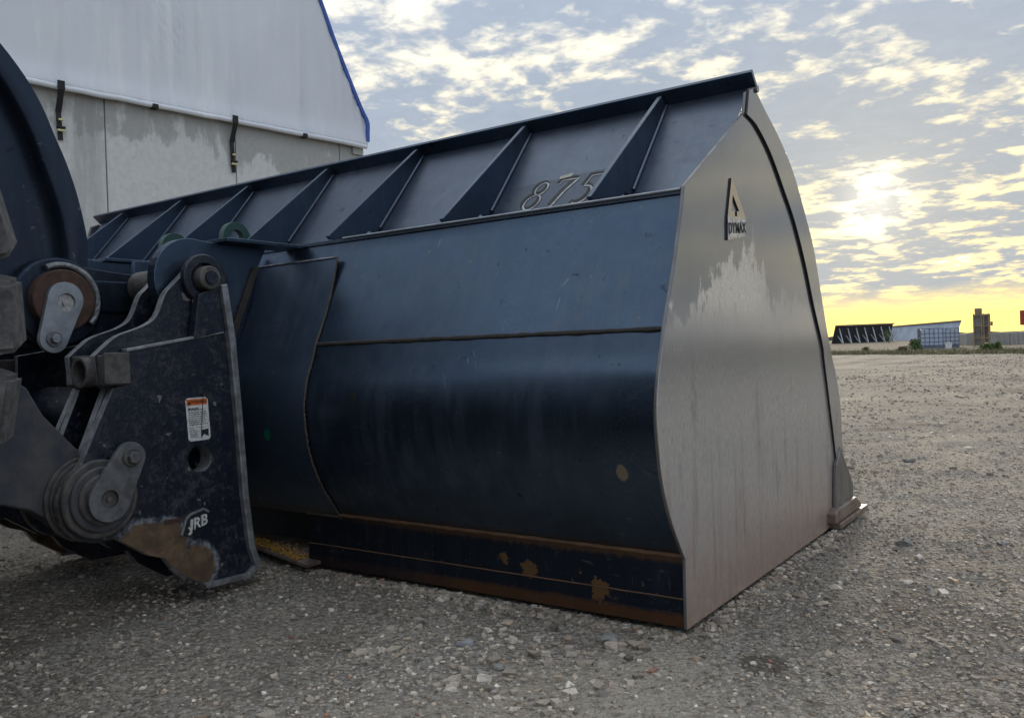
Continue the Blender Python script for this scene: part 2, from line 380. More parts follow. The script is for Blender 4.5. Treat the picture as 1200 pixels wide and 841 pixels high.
def coupler_mat(name, worn=True):
    ma, N, b, p = new_mat(name); x, y, z = N.xyz(p)
    n = N.noise(p, 40, 6, .72); n2 = N.noise(p, 110, 4, .7); big = N.noise(p, 5, 4, .6)
    dirt = N.mp(N.math('ADD', N.math('MULTIPLY', n, .6), N.math('ADD', N.math('MULTIPLY', n2, .35), N.math('MULTIPLY', big, .35))), .63, .80)
    c = N.mix(N.mp(big, .3, .7), (.006, .009, .019), (.009, .013, .026))
    c = N.mix(N.math('MULTIPLY', dirt, .5), c, (.075, .07, .07))
    ch = N.mp(N.noise(p, 30, 2, .5), .70, .74); c = N.mix(N.math('MULTIPLY', ch, .7), c, (.24, .22, .22))
    rough = N.mp(dirt, 0., 1., .33, .7)
    if worn:
        def dist(cy, cz, r): return N.math('SUBTRACT', N.vmath('LENGTH', N.vmath('SUBTRACT', N.comb(0., y, z), (0, cy, cz))), r)
        d = N.math('MINIMUM', N.math('MINIMUM', dist(-.615, .185, .095), dist(-.50, .095, .085)), dist(-.69, .20, .09))
        keep = dist(-.495, .25, .052)
        d = N.math('MAXIMUM', d, N.math('MULTIPLY', keep, -1.0))
        d = N.math('ADD', d, N.math('MULTIPLY', N.math('SUBTRACT', N.noise(p, 38, 6, .72), .5), .045))
        rim = N.math('MULTIPLY', N.mp(d, .0, .018, 1., 0.), 1.0); core_ = N.mp(d, -.014, -.004, 1., 0.)
        c = N.mix(N.math('MULTIPLY', rim, N.mp(N.noise(p, 40, 5, .75), .35, .65, .05, .8)), c, (.30, .32, .34))
        c = N.mix(core_, c, N.mix(N.mp(N.noise(p, 16, 5, .6), .3, .75), (.075, .048, .03), (.19, .12, .066)))
        rough = N.mix(rim, rough, (.75, .75, .75))
    N.set(b.inputs['Base Color'], c); N.set(b.inputs['Roughness'], rough)
    N.set(b.inputs['Normal'], N.bump(N.math('ADD', n, N.math('MULTIPLY', n2, .6)), .35, .006))
    return ma
M_coup = coupler_mat('coupler_paint'); M_coup2 = coupler_mat('coupler_paint_inner', False)
M_edge = simple('worn_edge_steel', (.33, .34, .35), .45, .4, scale=26, c2=(.15, .15, .155), bump=.3)
M_dirty = simple('dirt_caked_steel', (.12, .11, .10), .7, .1, scale=25, c2=(.06, .055, .055), bump=.6, bscale=60)
M_boom = simple('dusty_boom_paint', (.085, .08, .078), .62, 0, scale=9, c2=(.035, .04, .055), bump=.4, bscale=90)
M_zinc = simple('zinc_plate', (.33, .36, .39), .42, .6, scale=22, c2=(.24, .26, .285), bump=.15)
M_zincd = simple('grimy_zinc_plate', (.20, .205, .215), .48, .5, scale=28, c2=(.11, .11, .115), bump=.3)
M_rustd = simple('dark_rust', (.085, .042, .028), .8, 0, scale=30, c2=(.05, .028, .02), bump=.5)
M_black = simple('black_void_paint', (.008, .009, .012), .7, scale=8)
M_crank = painted('crank_paint', (.024, .034, .052), .40, .2, dustc=(.06, .065, .075))
M_rubber = simple('dusty_rubber', (.10, .097, .095), .85, 0, scale=34, c2=(.035, .035, .036), bump=.5, bscale=80)
M_green = simple('dark_green_paint', (.015, .06, .05), .45, scale=20, c2=(.03, .075, .065))
M_white = simple('white_print', (.72, .73, .72), .5, scale=50, c2=(.50, .50, .48))
M_orange = simple('orange_print', (.72, .16, .03), .5, scale=50)
M_ink = simple('black_print', (.015, .015, .017), .6)
M_gold = simple('weathered_gold_plate', (.55, .40, .22), .5, .3, scale=60, c2=(.46, .42, .35), bump=.2)
M_silver = simple('bare_silver_plate', (.56, .56, .55), .42, .5, scale=90, c2=(.28, .27, .26), bump=.2)
M_grain = simple('spilled_grain', (.45, .25, .03), .7, scale=60, c2=(.30, .15, .02))
M_digw = simple('digit_white', (.48, .49, .50), .5, scale=40, c2=(.20, .205, .21))
M_tape = simple('pale_tape', (.45, .44, .36), .6)

# ------------------------------------------------------------------ ground
def vnoise(x, y, sc, seed):
    x = x / sc; y = y / sc; xi = np.floor(x); yi = np.floor(y); fx = x - xi; fy = y - yi
    fx = fx * fx * (3 - 2 * fx); fy = fy * fy * (3 - 2 * fy)
    def h(a, b):
        v = np.sin(a * 127.1 + b * 311.7 + seed * 74.7) * 43758.5453; return v - np.floor(v)
    return (h(xi, yi) * (1 - fx) + h(xi + 1, yi) * fx) * (1 - fy) + (h(xi, yi + 1) * (1 - fx) + h(xi + 1, yi + 1) * fx) * fy - .5
def sstep(a, b, v): t = np.clip((v - a) / (b - a), 0, 1); return t * t * (3 - 2 * t)
def gz(x, y):
    x = np.asarray(x, float); y = np.asarray(y, float)
    z = .15 * sstep(20, 40, y) + .20 * sstep(62, 112, y)
    r = np.hypot(x, y); far = sstep(25, 60, r)
    a = .035 * vnoise(x, y, 1.7, 1) + .018 * vnoise(x, y, .55, 2) + .014 * vnoise(x, y, .21, 3) + .010 * vnoise(x, y, .10, 4)
    a = a + .016 * vnoise(x * .35 + y * .9, y * .05 - x * .12, .42, 6)
    near = 1 - .75 * np.exp(-((np.clip(np.abs(x + 2.08) - 2.1, 0, None)) ** 2 + np.clip(np.abs(y - .7) - .9, 0, None) ** 2) / .08)
    return z + a * near * (1 - .6 * far) - .012 + .10 * far * vnoise(x, y, 14, 5)
def axis_coords(lo, hi, step, far):
    c = list(np.arange(lo, hi + 1e-6, step)); s = step; v = hi
    while v < far: s *= 1.13; v += s; c.append(v)
    s = step; v = lo
    while v > -far: s *= 1.13; v -= s; c.insert(0, v)
    return np.array(c)
gx = axis_coords(-3.6, 4.2, .045, 4000); gy = axis_coords(-2.6, 6.0, .045, 4000)
XX, YY = np.meshgrid(gx, gy, indexing='ij'); ZZ = gz(XX, YY)
nxg, nyg = XX.shape
me = bpy.data.meshes.new('ground')
idx = np.arange(nxg * nyg).reshape(nxg, nyg)
quads = np.stack([idx[:-1, :-1], idx[1:, :-1], idx[1:, 1:], idx[:-1, 1:]], -1).reshape(-1, 4)
def np_mesh(me, V, F):
    k = F.shape[1]
    me.vertices.add(len(V)); me.vertices.foreach_set('co', V.astype(np.float32).ravel())
    me.loops.add(F.size); me.loops.foreach_set('vertex_index', F.astype(np.int32).ravel())
    me.polygons.add(len(F)); me.polygons.foreach_set('loop_start', (np.arange(len(F)) * k).astype(np.int32))
    try: me.polygons.foreach_set('loop_total', np.full(len(F), k, np.int32))
    except Exception: pass
    me.update(calc_edges=True)
np_mesh(me, np.stack([XX, YY, ZZ], -1).reshape(-1, 3), quads)
me.polygons.foreach_set('use_smooth', [True] * len(me.polygons))

def ground_mat():
    ma, N, b, p = new_mat('gravel_ground'); x, y, z = N.xyz(p)
    P2 = N.comb(x, y, 0.)
    big = N.noise(P2, .35, 3, .6); mid = N.noise(P2, 2.1, 4, .6); fine = N.noise(P2, 70, 4, .75); cell = N.voro(P2, 95); cellc = N.voro(P2, 95, out='Color'); cell2 = N.voro(P2, 38)
    c = N.mix(N.mp(big, .3, .7), (.285, .25, .205), (.41, .365, .305))
    c = N.mix(N.math('MULTIPLY', N.mp(mid, .4, .75), .6), c, (.15, .126, .10))
    c = N.mix(N.math('MULTIPLY', N.mp(N.noise(N.scale3(P2, (1., 1.6, 1)), .16, 5, .65), .55, .68), .6), c, (.40, .37, .325))
    g = N.xyz(cellc)[0]
    c = N.mix(.55, c, N.mix(N.math('POWER', g, 1.3), (.075, .064, .054), (.55, .50, .435)))
    c = N.mix(N.math('MULTIPLY', N.mp(fine, .5, .8), .5), c, (.10, .085, .072))
    pat = N.noise(N.scale3(P2, (1., .45, 1)), .8, 5, .62)
    c = N.mix(N.math('MULTIPLY', N.mp(pat, .50, .62), .6), c, (.45, .39, .305))
    c = N.mix(N.math('MULTIPLY', N.mp(pat, .46, .34), .6), c, (.11, .093, .077))
    c = N.mix(N.math('MULTIPLY', spot(N, P2, (.24, -.12, 0.), .07, .8, 14), .6), c, (.06, .045, .032))
    # weedy verge and dry field past the lot
    ye = N.math('ADD', N.math('ADD', y, N.math('MULTIPLY', x, .62)), N.math('MULTIPLY', N.math('SUBTRACT', N.noise(P2, .5, 4), .5), 2.0))
    verge = N.mp(ye, 31.2, 32.4)
    gcol = N.mix(N.mp(N.noise(P2, .55, 5, .7), .35, .65), (.17, .145, .105), (.085, .11, .04))
    gcol = N.mix(N.math('MULTIPLY', N.mp(ye, 40, 46), .75), gcol, (.19, .165, .135))
    c = N.mix(verge, c, gcol)
    N.set(b.inputs['Base Color'], c); b.inputs['Roughness'].default_value = .95; b.inputs['Specular IOR Level'].default_value = .05
    h = N.math('ADD', N.math('ADD', N.math('MULTIPLY', cell, -.9), N.math('MULTIPLY', fine, .8)), N.math('MULTIPLY', cell2, -1.2))
    N.set(b.inputs['Normal'], N.bump(N.math('ADD', h, N.math('MULTIPLY', N.noise(P2, 13, 4, .65), 2.2)), 1.0, .012))
    return ma
M_ground = ground_mat()
ground = link_mesh('ground', me, M_ground, None); ground['kind'] = 'structure'

# ------------------------------------------------------------------ the bucket
bk_ = thing('loader_bucket', (0, 0, 0), 'huge dark navy steel loader bucket resting on the gravel, ribbed top and grey end plate', 'loader bucket')
WID = -4.16
curve = catmull([(-.024, .190), (-.040, .215), (-.111, .320), (-.160, .433), (-.179, .530), (-.184, .625), (-.166, .718), (-.140, .785), (-.118, .851)], 5)
upper = [(-.118, .851), (-.036, 1.034), (.024, 1.193), (.036, 1.228), (.041, 1.246), (.060, 1.252)]
ins = .016
cu = offs(curve, ins); uu = offs(upper, ins)
sheet('curved_back_sheet', cu, -.012, WID + .012, .02, M_wrap, bk_, nx=24)
sheet('upper_back_sheet', uu[:5] + [(.055, 1.243)], -.012, WID + .012, .02, M_wrap, bk_, nx=24)
sheet('ledge_sheet', [(.045, 1.246), (.30, 1.256)], -.016, WID + .016, .012, M_guard, bk_)
# heel box, left of it a pocket for the coupler
for x0, x1 in ((-.012, -1.57), (-2.59, WID + .012)):
    h = box('heel_plate', x1, x0, -.016, .05, .006, .205, M_heel, bk_, .002)
    box('wear_strip', x1 + .004, x0 - .001, -.022, -.014, .004, .045, M_heel, h, .002)
    s_ = MB(); k = 40
    pts = [(x0 + (x1 - x0) * i / k, -.0175 + random.uniform(-.001, .001), .085 + random.uniform(-.0006, .0006)) for i in range(k + 1)]
    s_.tube(pts, .0024, 6); s_.build('rust_line', M_rust, h)
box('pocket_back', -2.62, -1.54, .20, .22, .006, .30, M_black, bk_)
plate_ = MB(); tg = [(-1.50, -.095), (-2.08, .055), (-2.66, -.095), (-2.66, .19), (-1.50, .19)]
plate_.add([(a, b, .010) for a, b in tg] + [(a, b, .024) for a, b in tg], [(0, 4, 3, 1), (1, 3, 2), (5, 6, 8, 9), (6, 7, 8)] + [(i, (i + 1) % 5, 5 + (i + 1) % 5, 5 + i) for i in range(5)])
plate_.build('pocket_floor', M_cut, bk_, bev=.002)
# raised centre plate with its weld
cen = [p for p in offs(curve + upper[1:4], ins - .004)]
cl_ = [q for q in cen if q[1] < 1.17] + [(.0125, 1.172)]
sheet('centre_wear_plate', cl_, -1.39, -2.77, .004, M_wrapc, bk_, nx=10)
for xe in (-1.388, -2.772):
    w = MB(); w.tube([(xe + random.uniform(-.002, .002), y - .002, z) for y, z in catmull(cl_, 3)], .0042, 6); w.build('weld_bead', M_weld, bk_)
w = MB(); w.tube([(-1.388 - 1.384 * i / 60, .0105 + random.uniform(-.001, .001), 1.173) for i in range(61)], .0035, 6); w.build('weld_bead', M_edge, bk_)
def seam(name, y, z, r, ma, x0=-.014, x1=-1.386):
    w = MB(); k = int(abs(x1 - x0) / .022)
    w.tube([(x0 + (x1 - x0) * i / k, y + random.uniform(-.0015, .0015), z + random.uniform(-.0008, .0008)) for i in range(k + 1)], [r * random.uniform(.82, 1.15) for _ in range(k + 1)], 7)
    return w.build(name, ma, bk_)
sy = offs(curve, ins)[-1]
for a, b in ((-.014, -1.386), (-2.774, WID + .014)):
    seam('seam_weld', sy[0] - .001, sy[1], .0075, M_weld_shade, a, b)
    seam('seam_weld', -.017, .207, .0075, M_rust, a, b)
    w = MB(); w.tube([(a, .0435, 1.2465), (b, .0435, 1.2465)], .0045, 8); w.build('edge_bead', M_zinc, bk_, smooth=60)
seam('seam_weld', -.018, .200, .006, M_weld, -1.39, -1.57)
# end plates
prof = [(-.032, .004), (-.028, .200)] + [q for q in curve if q[1] > .207] + [(-.036, 1.034), (.024, 1.193), (.041, 1.254)]
outer = [(.585, 1.650), (.640, 1.672), (.744, 1.618), (.895, 1.549), (1.055, 1.449), (1.197, 1.305), (1.304, 1.179), (1.387, 1.012), (1.473, .842), (1.542, .723), (1.591, .657), (1.654, .511), (1.672, .290)]
inner = [(.558, 1.562), (.658, 1.542), (.799, 1.471), (.946, 1.355), (1.064, 1.252), (1.185, 1.102), (1.287, .939), (1.396, .786), (1.423, .706), (1.486, .523), (1.538, .366), (1.570, .253), (1.570, .070)]
outs = catmull(outer[1:], 4); inns = catmull(inner[:-1], 4) + [inner[-1]]
sp = prof + [(.559, 1.572), (.582, 1.645)] + [(y - .006, z - .004) for y, z in outs] + [(1.66, .10), (1.62, .05), (1.50, .012), (1.40, .004)]
for x0, x1 in ((-.0115, 0.), (WID, WID + .0115)):
    plate('end_plate', sp, x0, x1, M_side, bk_, bev=.003, edge=M_bar)
def bar_loop(o, i_): return o + i_[::-1]
bl = [outer[0]] + outs + [(1.672, .262), (1.565, .262)] + inns[-2::-1]
plate('edge_bar', bl, .0005, .009, M_side, bk_, bev=.002, edge=M_weld_shade)  # edge faces coloured dark to paint the shade on the bar's back side
plate('edge_bar', bl, WID - .009, WID - .0005, M_side, bk_, bev=.002, edge=M_weld_shade)
gus = [(1.53, .264), (1.61, .335), (1.64, .30), (1.80, .150), (1.80, .080), (1.50, .080)]
lip = [(1.42, .030), (1.42, .074), (1.46, .088), (1.78, .090), (1.87, .050), (1.87, .030)]
for s, x in ((1, 0), (-1, WID)):
    a, b = sorted((x + s * .001, x + s * .018)); plate('corner_gusset', gus, a, b, M_bar, bk_, bev=.004)
    a, b = sorted((x - s * .12, x + s * .036)); plate('corner_shoe', lip, a, b, M_cut, bk_, bev=.006)
box('cutting_edge', WID - .045, .045, 1.46, 1.95, .003, .028, M_cut, bk_, .004)
box('floor_plate', WID + .02, -.02, 0.05, 1.455, .006, .026, M_cut, bk_)
# spill guard: sloped sheet, top rail, ribs
gsl = (.35, .42); gl = math.hypot(*gsl); gu = (gsl[0] / gl, gsl[1] / gl)
gd = sheet('spill_sheet', [(.30, 1.258), (.654, 1.683)], -.018, WID + .018, .012, M_guard, bk_)
rl = [(.604, 1.715), (.649, 1.672), (.660, 1.683), (.615, 1.727)]
plate('top_rail', rl, WID - .004, .012, M_navy, bk_, bev=.002)
mk('rail_end_stub', *(lambda q: (q.V, q.F))(MB().cyl((-.01, .655, 1.668), (.016, .655, 1.668), .012, n=14)), M_bar, bk_)
rib = [(.603, 1.699), (.644, 1.668)] + [(.345 + .002, 1.317)] + circ(.300, 1.268, .042, 8, R_(62), R_(190), True) + [(.075, 1.256), (.062, 1.268)]
for i, x in enumerate((-.326, -.919, -1.494, -2.065, -2.661, -3.25, -3.84)):
    r_ = plate('rib', rib, x - .009, x + .009, M_navy, bk_, bev=.002)
    w = MB(); w.tube([(x + .011, .352 + (.642 - .352) * t / 20 - .004, 1.3225 + (1.668 - 1.3225) * t / 20 + .004) for t in range(21)], .006, 6); w.build('weld_bead', M_guard, r_)
# number 875 low on the sheet; black strokes paint the cuts' shadow edge
def on_sheet(x, s, h): return (x, .30 + gu[0] * s - gu[1] * h, 1.258 + gu[1] * s + gu[0] * h)
npl = MB(); q = [(-.83, .02), (-.335, .02), (-.335, .232), (-.50, .226), (-.83, .200)]
npl.add([on_sheet(a, b, .0015) for a, b in q] + [on_sheet(a, b, .005) for a, b in q], [(0, 1, 2, 3, 4), (5, 6, 7, 8, 9)] + [(i, (i + 1) % 5, 5 + (i + 1) % 5, 5 + i) for i in range(5)])
num = npl.build('number_plate', painted('number_plate_paint', (.075, .090, .118), .42, .3), bk_)
def ell(cx, cy, rx, ry, a0, a1, n=14): return [(cx + rx * math.cos(R_(a0 + (a1 - a0) * i / n)), cy + ry * math.sin(R_(a0 + (a1 - a0) * i / n))) for i in range(n + 1)]
DG = {'8': [(ell(.36, .76, .20, .22, -60, 300), .07), (ell(.30, .27, .26, .27, 80, 440), .08)],
      '7': [([(.06, .82), (.10, .96), (.66, .96)], .08), ([(.64, .95), (.40, .55), (.22, .0)], .10)],
      '5': [([(.68, .97), (.28, .97), (.20, .60)], .07), (ell(.26, .30, .32, .31, 100, -120), .09)]}
def strokes(ch, x0, s0, w, hgt, dxs, dss, wm, lift):
    V = []; F = []
    for pl, wd in DG[ch]:
        k = len(pl)
        for i, (a, b) in enumerate(pl):
            p, q = pl[max(i - 1, 0)], pl[min(i + 1, k - 1)]
            tx, ty = q[0] - p[0], q[1] - p[1]; L = math.hypot(tx, ty) or 1
            t = wd * wm * (.55 + .45 * abs(ty / L)) / 2
            for sg in (-1, 1):
                ux, uy = a + sg * t * -ty / L, b + sg * t * tx / L
                V.append(on_sheet(x0 + (ux + .16 * uy) * w + dxs, s0 + uy * hgt + dss, lift))
            if i: n = len(V); F.append((n - 4, n - 3, n - 1, n - 2))
    return V, F
for ch, x0 in (('8', -.785), ('7', -.675), ('5', -.575)):
    V1, F1 = strokes(ch, x0, .072, .125, .142, 0, 0, 1.9, .0060)
    V2, F2 = strokes(ch, x0, .072, .125, .142, .010, -.012, .75, .0068)
    o = mk('digit', V1 + V2, F1 + [tuple(i + len(V1) for i in f) for f in F2], [M_ink, M_digw], num, mats=[0] * len(F1) + [1] * len(F2))
    o['label'] = 'white numeral with shadow edge painted black, digit ' + ch
mk('tape_scrap', [on_sheet(a, b, .0072) for a, b in ((-.655, .222), (-.60, .232), (-.603, .212), (-.652, .206))], [(0, 1, 2, 3)], M_tape, num)
# maker's plate on the end plate
em = [(.353, 1.126), (.518, 1.150), (.520, 1.208), (.407, 1.327), (.362, 1.196)]
apex = (.405, 1.335)
em = [(.354, 1.125), (.519, 1.151), (.522, 1.215), (.412, 1.328), (.404, 1.328), (.360, 1.200)]
eh = [(.395, 1.222), (.424, 1.225), (.424, 1.208), (.444, 1.210), (.444, 1.227), (.464, 1.229), (.411, 1.276)]
emb = plate('maker_plate', em, -.001, .0055, M_gold, bk_, holes=[eh], bev=0, edge=M_ink)
mk('plate_base', *(lambda l: ([(.0066, y, z) for y, z in l] + [(.0040, y, z) for y, z in l], [(0, 1, 2, 3), (7, 6, 5, 4)] + [(i, (i + 1) % 4, 4 + (i + 1) % 4, 4 + i) for i in range(4)]))([(.355, 1.127), (.518, 1.153), (.521, 1.212), (.360, 1.199)]), M_silver, emb)
tv = Vector((0, .163, .018)).normalized()
text_mesh('lettering', 'DYMAX', .050, (.0075, .438, 1.170), tv, (0, 0, 1), (1, 0, 0), .002, M_ink, emb, sx=.86, off=0.004, sp=1.08)
# hinge lugs with a roof plate, lifting eyes
lug = circ(-.412, 1.088, .148, 16, R_(78), R_(235), True) + [(-.40, .90), (-.40, .40), (-.30, .40), (-.285, .62), (-.255, .86), (-.125, 1.15), (-.085, 1.224), (-.30, 1.226)]
for x in (-1.70, -2.46):
    g_ = plate('hinge_lug', lug, x - .022, x + .022, M_navy, bk_, bev=.005)
    box('roof_plate', x - .035 if x > -2 else x - .09, x + .09 if x > -2 else x + .035, -.31, .04, 1.228, 1.242, M_navy, g_, .002)
for x, sg in ((-1.678, 1), (-2.482, -1)):
    fl_ = [(-.255, .86), (-.125, 1.15), (-.155, 1.15), (-.285, .86)]
    plate('lug_flange', fl_, *sorted((x, x + sg * .012)), M_weld_shade, bk_, bev=.002)
for x in (-1.86, -2.30):
    plate('hinge_web', [(-.26, 1.22), (-.30, .9), (-.28, .5), (-.17, .45), (-.175, .62), (-.15, .74), (-.10, .86), (-.02, 1.05), (.025, 1.222)], x - .012, x + .012, M_navy, bk_, bev=.003)
for x in (-2.11, -2.56):
    le = [p for p in circ(.10, 1.325, .070, 18, 0, R_(180), True)] + [(.03, 1.25), (.068, 1.25)] + circ(.10, 1.325, .036, 12, R_(185), R_(-5), True) + [(.132, 1.25), (.17, 1.25)]
    plate('lifting_eye', le, x - .016, x + .016, M_green, bk_, bev=.003)

# ------------------------------------------------------------------ quick coupler
XC = -1.59
cp = thing('quick_coupler', (-2.08, -.55, 0), 'navy quick coupler with raised letters and a warning sticker, hooked on the bucket', 'quick coupler')
pl_ = [(-.255, .045), (-.300, .022), (-.468, .028), (-.517, .060), (-.580, .104), (-.612, .150), (-.670, .172), (-.78, .250)] + circ(-.825, .375, .128, 10, R_(-75), R_(-195), True)[1:] + [(-.876, .501), (-.770, .722), (-.721, .733), (-.717, .840), (-.356, .897), (-.336, .866), (-.321, .621), (-.305, .312), (-.287, .123)]
spl = catmull([(-.807, .826), (-.770, .858), (-.726, .890), (-.637, .921), (-.589, .955), (-.555, 1.028), (-.528, 1.058), (-.487, 1.098), (-.442, 1.142), (-.390, 1.160), (-.324, 1.137), (-.297, 1.083)], 4) + [(-.318, 1.0), (-.350, .86), (-.38, .30), (-.60, .20), (-.84, .30), (-.86, .52), (-.775, .72), (-.80, .735)]
def mx(x): return -4.16 - x
for f_, sgn in ((lambda x: x, 1), (mx, -1)):
    def rg(a, b): return sorted((f_(a), f_(b)))
    hole = circ(-.467, .464, .045, 20)
    sp_ = plate('side_plate', pl_, *rg(XC - .032, XC), M_coup, cp, holes=[hole], bev=.004, edge=M_edge)
    plate('hook_plate', spl, *rg(XC - .066, XC - .034), M_coup2, cp, holes=[circ(-.467, .464, .047, 20)], bev=.004, edge=M_edge)
    plate('hook_plate', spl, *rg(XC - .22, XC - .188), M_coup2, cp, bev=.004, edge=M_edge)
    plate('inner_side_plate', pl_, *rg(XC - .25, XC - .222), M_coup2, cp, bev=.004, edge=M_edge)
    # front flange, gusset, bottom flange
    fr = [(-.372, 1.064), (-.345, 1.070), (-.318, .872), (-.302, .621), (-.286, .312), (-.266, .123), (-.240, .052), (-.262, .030), (-.292, .123), (-.312, .312), (-.328, .621), (-.345, .862)]
    plate('front_flange', fr, *rg(XC - .02, XC + .022), M_edge, cp, bev=.004)
    plate('gusset', [(-.455, 1.03), (-.372, 1.062), (-.346, .905), (-.480, .876)], *rg(XC - .03, XC + .008), M_coup2, cp, bev=.003)
    plate('bottom_flange', [(-.258, .034), (-.300, .012), (-.470, .018), (-.476, .036), (-.300, .030), (-.268, .052)], *rg(XC - .02, XC + .018), M_edge, cp, bev=.003)
    plate('top_edge_weld', [(-.722, .846), (-.356, .904), (-.356, .895), (-.722, .836)], *rg(XC - .03, XC + .006), M_edge, cp, bev=.002)
    c_ = MB().cyl((f_(XC - .23), -.412, 1.088), (f_(XC + .020), -.412, 1.088), .042, n=24).build('hinge_pin', M_dirty, cp, smooth=40, bev=.005)
    MB().cyl((f_(XC + .018), -.412, 1.088), (f_(XC + .028), -.412, 1.088), .024, n=16).build('pin_cap', M_coup2, c_, smooth=40)
    r_ = MB(); r_.add([(f_(xx), y, z) for xx in (XC - .036, XC - .012) for y, z in circ(-.412, 1.088, .085, 28) + circ(-.412, 1.088, .052, 28)], [])
    n_ = 28; F = []
    for i in range(n_):
        j = (i + 1) % n_
        F += [(i, j, n_ + j, n_ + i), (2 * n_ + i, 3 * n_ + i, 3 * n_ + j, 2 * n_ + j), (i, 2 * n_ + i, 2 * n_ + j, j), (n_ + i, n_ + j, 3 * n_ + j, 3 * n_ + i)]
    r_.F = F; r_.build('hook_ring', M_coup2, cp, smooth=40, bev=.004)
    # boom pin: stacked rings, retainer plate, bolt
    ay, az = -.830, .384
    for a, b, rr, ma in ((XC - .01, XC + .018, .122, M_dirty), (XC + .018, XC + .030, .102, M_boom), (XC + .004, XC + .040, .080, M_dirty)):
        MB().cyl((f_(a), ay, az), (f_(b), ay, az), rr, n=36).build('pin_ring', ma, cp, smooth=40, bev=.006)
    rt = plate('pin_retainer', pill((-.826, .382), .066, (-.752, .506), .048), *rg(XC + .040, XC + .060), M_zincd, cp, holes=[circ(-.826, .386, .028, 18)], bev=.004)
    MB().cyl((f_(XC + .036), -.826, .386), (f_(XC + .050), -.826, .386), .0275, n=20).cyl((f_(XC + .05), -.826, .386), (f_(XC + .058), -.826, .386), .009, n=10).build('grease_plug', M_dirty, rt, smooth=40)
    bo = MB().cyl((f_(XC + .060), -.752, .506), (f_(XC + .068), -.752, .506), .030, n=24).build('washer', M_dirty, rt, smooth=40, bev=.002)
    MB().cyl((f_(XC + .068), -.752, .506), (f_(XC + .084), -.752, .506), .020, n=6).build('bolt', M_zincd, bo, bev=.002)
    # locking cylinder block between the plates
    bb = MB(); a_, b_ = rg(XC - .23, XC - .002); bb.box(a_, b_, -.80, -.70, .730, .828); blk = bb.build('lock_block', M_dirty, cp, bev=.005)
    xm = f_(XC - .085); t_ = MB(); n_ = 24
    for yy, rr in ((-.79, .048), (-.832, .048), (-.832, .039), (-.79, .036)):
        t_.V += [(xm + rr * math.cos(2 * math.pi * i / n_), yy, .775 + rr * math.sin(2 * math.pi * i / n_)) for i in range(n_)]
    for k in range(3): t_.F += [(k * n_ + i, k * n_ + (i + 1) % n_, (k + 1) * n_ + (i + 1) % n_, (k + 1) * n_ + i) for i in range(n_)]
    t_.F.append(tuple(range(3 * n_, 4 * n_)))
    t_.build('lock_tube', M_dirty, blk, smooth=40)
    box('strap_plate', *rg(XC, XC + .010), -.80, -.715, .735, .835, M_dirty, cp, .003)
    if sgn == 1:
        # warning sticker
        def SP(u, v, h): return (XC + h, -.518 + .087 * u + .008 * v, .674 - .148 * v + .001 * u)
        st = MB(); k = .09; ol = [(k, 0), (1 - k, 0), (1, k * .6), (1, 1 - k * .6), (1 - k, 1), (k, 1), (0, 1 - k * .6), (0, k * .6)]
        st.add([SP(u, v, .0008) for u, v in ol] + [SP(u, v, .002) for u, v in ol], [tuple(range(8)), tuple(range(8, 16))] + [(i, (i + 1) % 8, 8 + (i + 1) % 8, 8 + i) for i in range(8)])
        stk = st.build('warning_sticker', M_white, cp); stk['label'] = 'white sticker with orange warning header'
        mk('header', [SP(.04, .03, .0026), SP(.96, .03, .0026), SP(.96, .17, .0026), SP(.04, .17, .0026)], [(0, 1, 2, 3)], M_orange, stk)
        text_mesh('header_text', 'WARNING', .014, SP(.58, .10, .0031), (0, 1, 0), (0, 0, 1), (1, 0, 0), .0006, M_ink, stk, sx=.95)
        mk('header_triangle', [SP(.08, .15, .0031), SP(.22, .15, .0031), SP(.15, .05, .0031)], [(0, 1, 2)], M_ink, stk)
        tl = MB()
        for i, (u0, u1, v, hh) in enumerate([(.08, .55, .235, .030), (.08, .80, .275, .018)] + [(.08, random.uniform(.75, .93), .33 + .047 * i, .016) for i in range(7)] + [(.08, .9, .69, .008)] + [(.08, random.uniform(.38, .5), .74 + .04 * i, .012) for i in range(5)]):
            u = u0
            while u < u1:
                e = min(u + random.uniform(.06, .16), u1)
                tl.add([SP(a, b, .0030) for a, b in ((u, v), (e, v), (e, v + hh), (u, v + hh))], [(0, 1, 2, 3)]); u = e + .025
        tl.build('printed_lines', M_ink, stk)
        mk('pictogram', [SP(.58, .76, .0030), SP(.93, .74, .0030), SP(.90, .92, .0030), SP(.70, .86, .0030), SP(.56, .95, .0030)], [(0, 1, 2, 3, 4)], M_ink, stk)
        mk('scratch', [SP(.80, -.12, .0034), SP(.835, -.12, .0034), SP(.60, .80, .0034), (SP(.575, .80, .0034))], [(0, 1, 2, 3)], M_ink, stk)
        # raised maker letters
        jp = plate('letter_plate', [(-.548, .218), (-.530, .205), (-.462, .222), (-.448, .240), (-.446, .272), (-.462, .284), (-.515, .274), (-.530, .262)], XC - .001, XC + .004, M_black, cp, bev=.002)
        fr_ = MB(); fl = [(-.552, .216), (-.533, .266), (-.516, .280), (-.462, .290), (-.444, .276)]
        for a, b in zip(fl, fl[1:]): fr_.bar((XC + .004, *a), (XC + .004, *b), .008, .005, (1, 0, 0))
        fr_.build('letter_frame', M_edge, jp)
        text_mesh('letters', 'JRB', .052, (XC + .007, -.487, .247), Vector((0, 1, .20)).normalized(), (0, 0, 1), (1, 0, 0), .008, M_white, jp, sx=.95, shear=.12)
        text_mesh('letter_tail', '/', .03, (XC + .006, -.520, .226), Vector((0, -1, 0)), (0, 0, 1), (-1, 0, 0), .006, M_white, jp, sx=1.6)
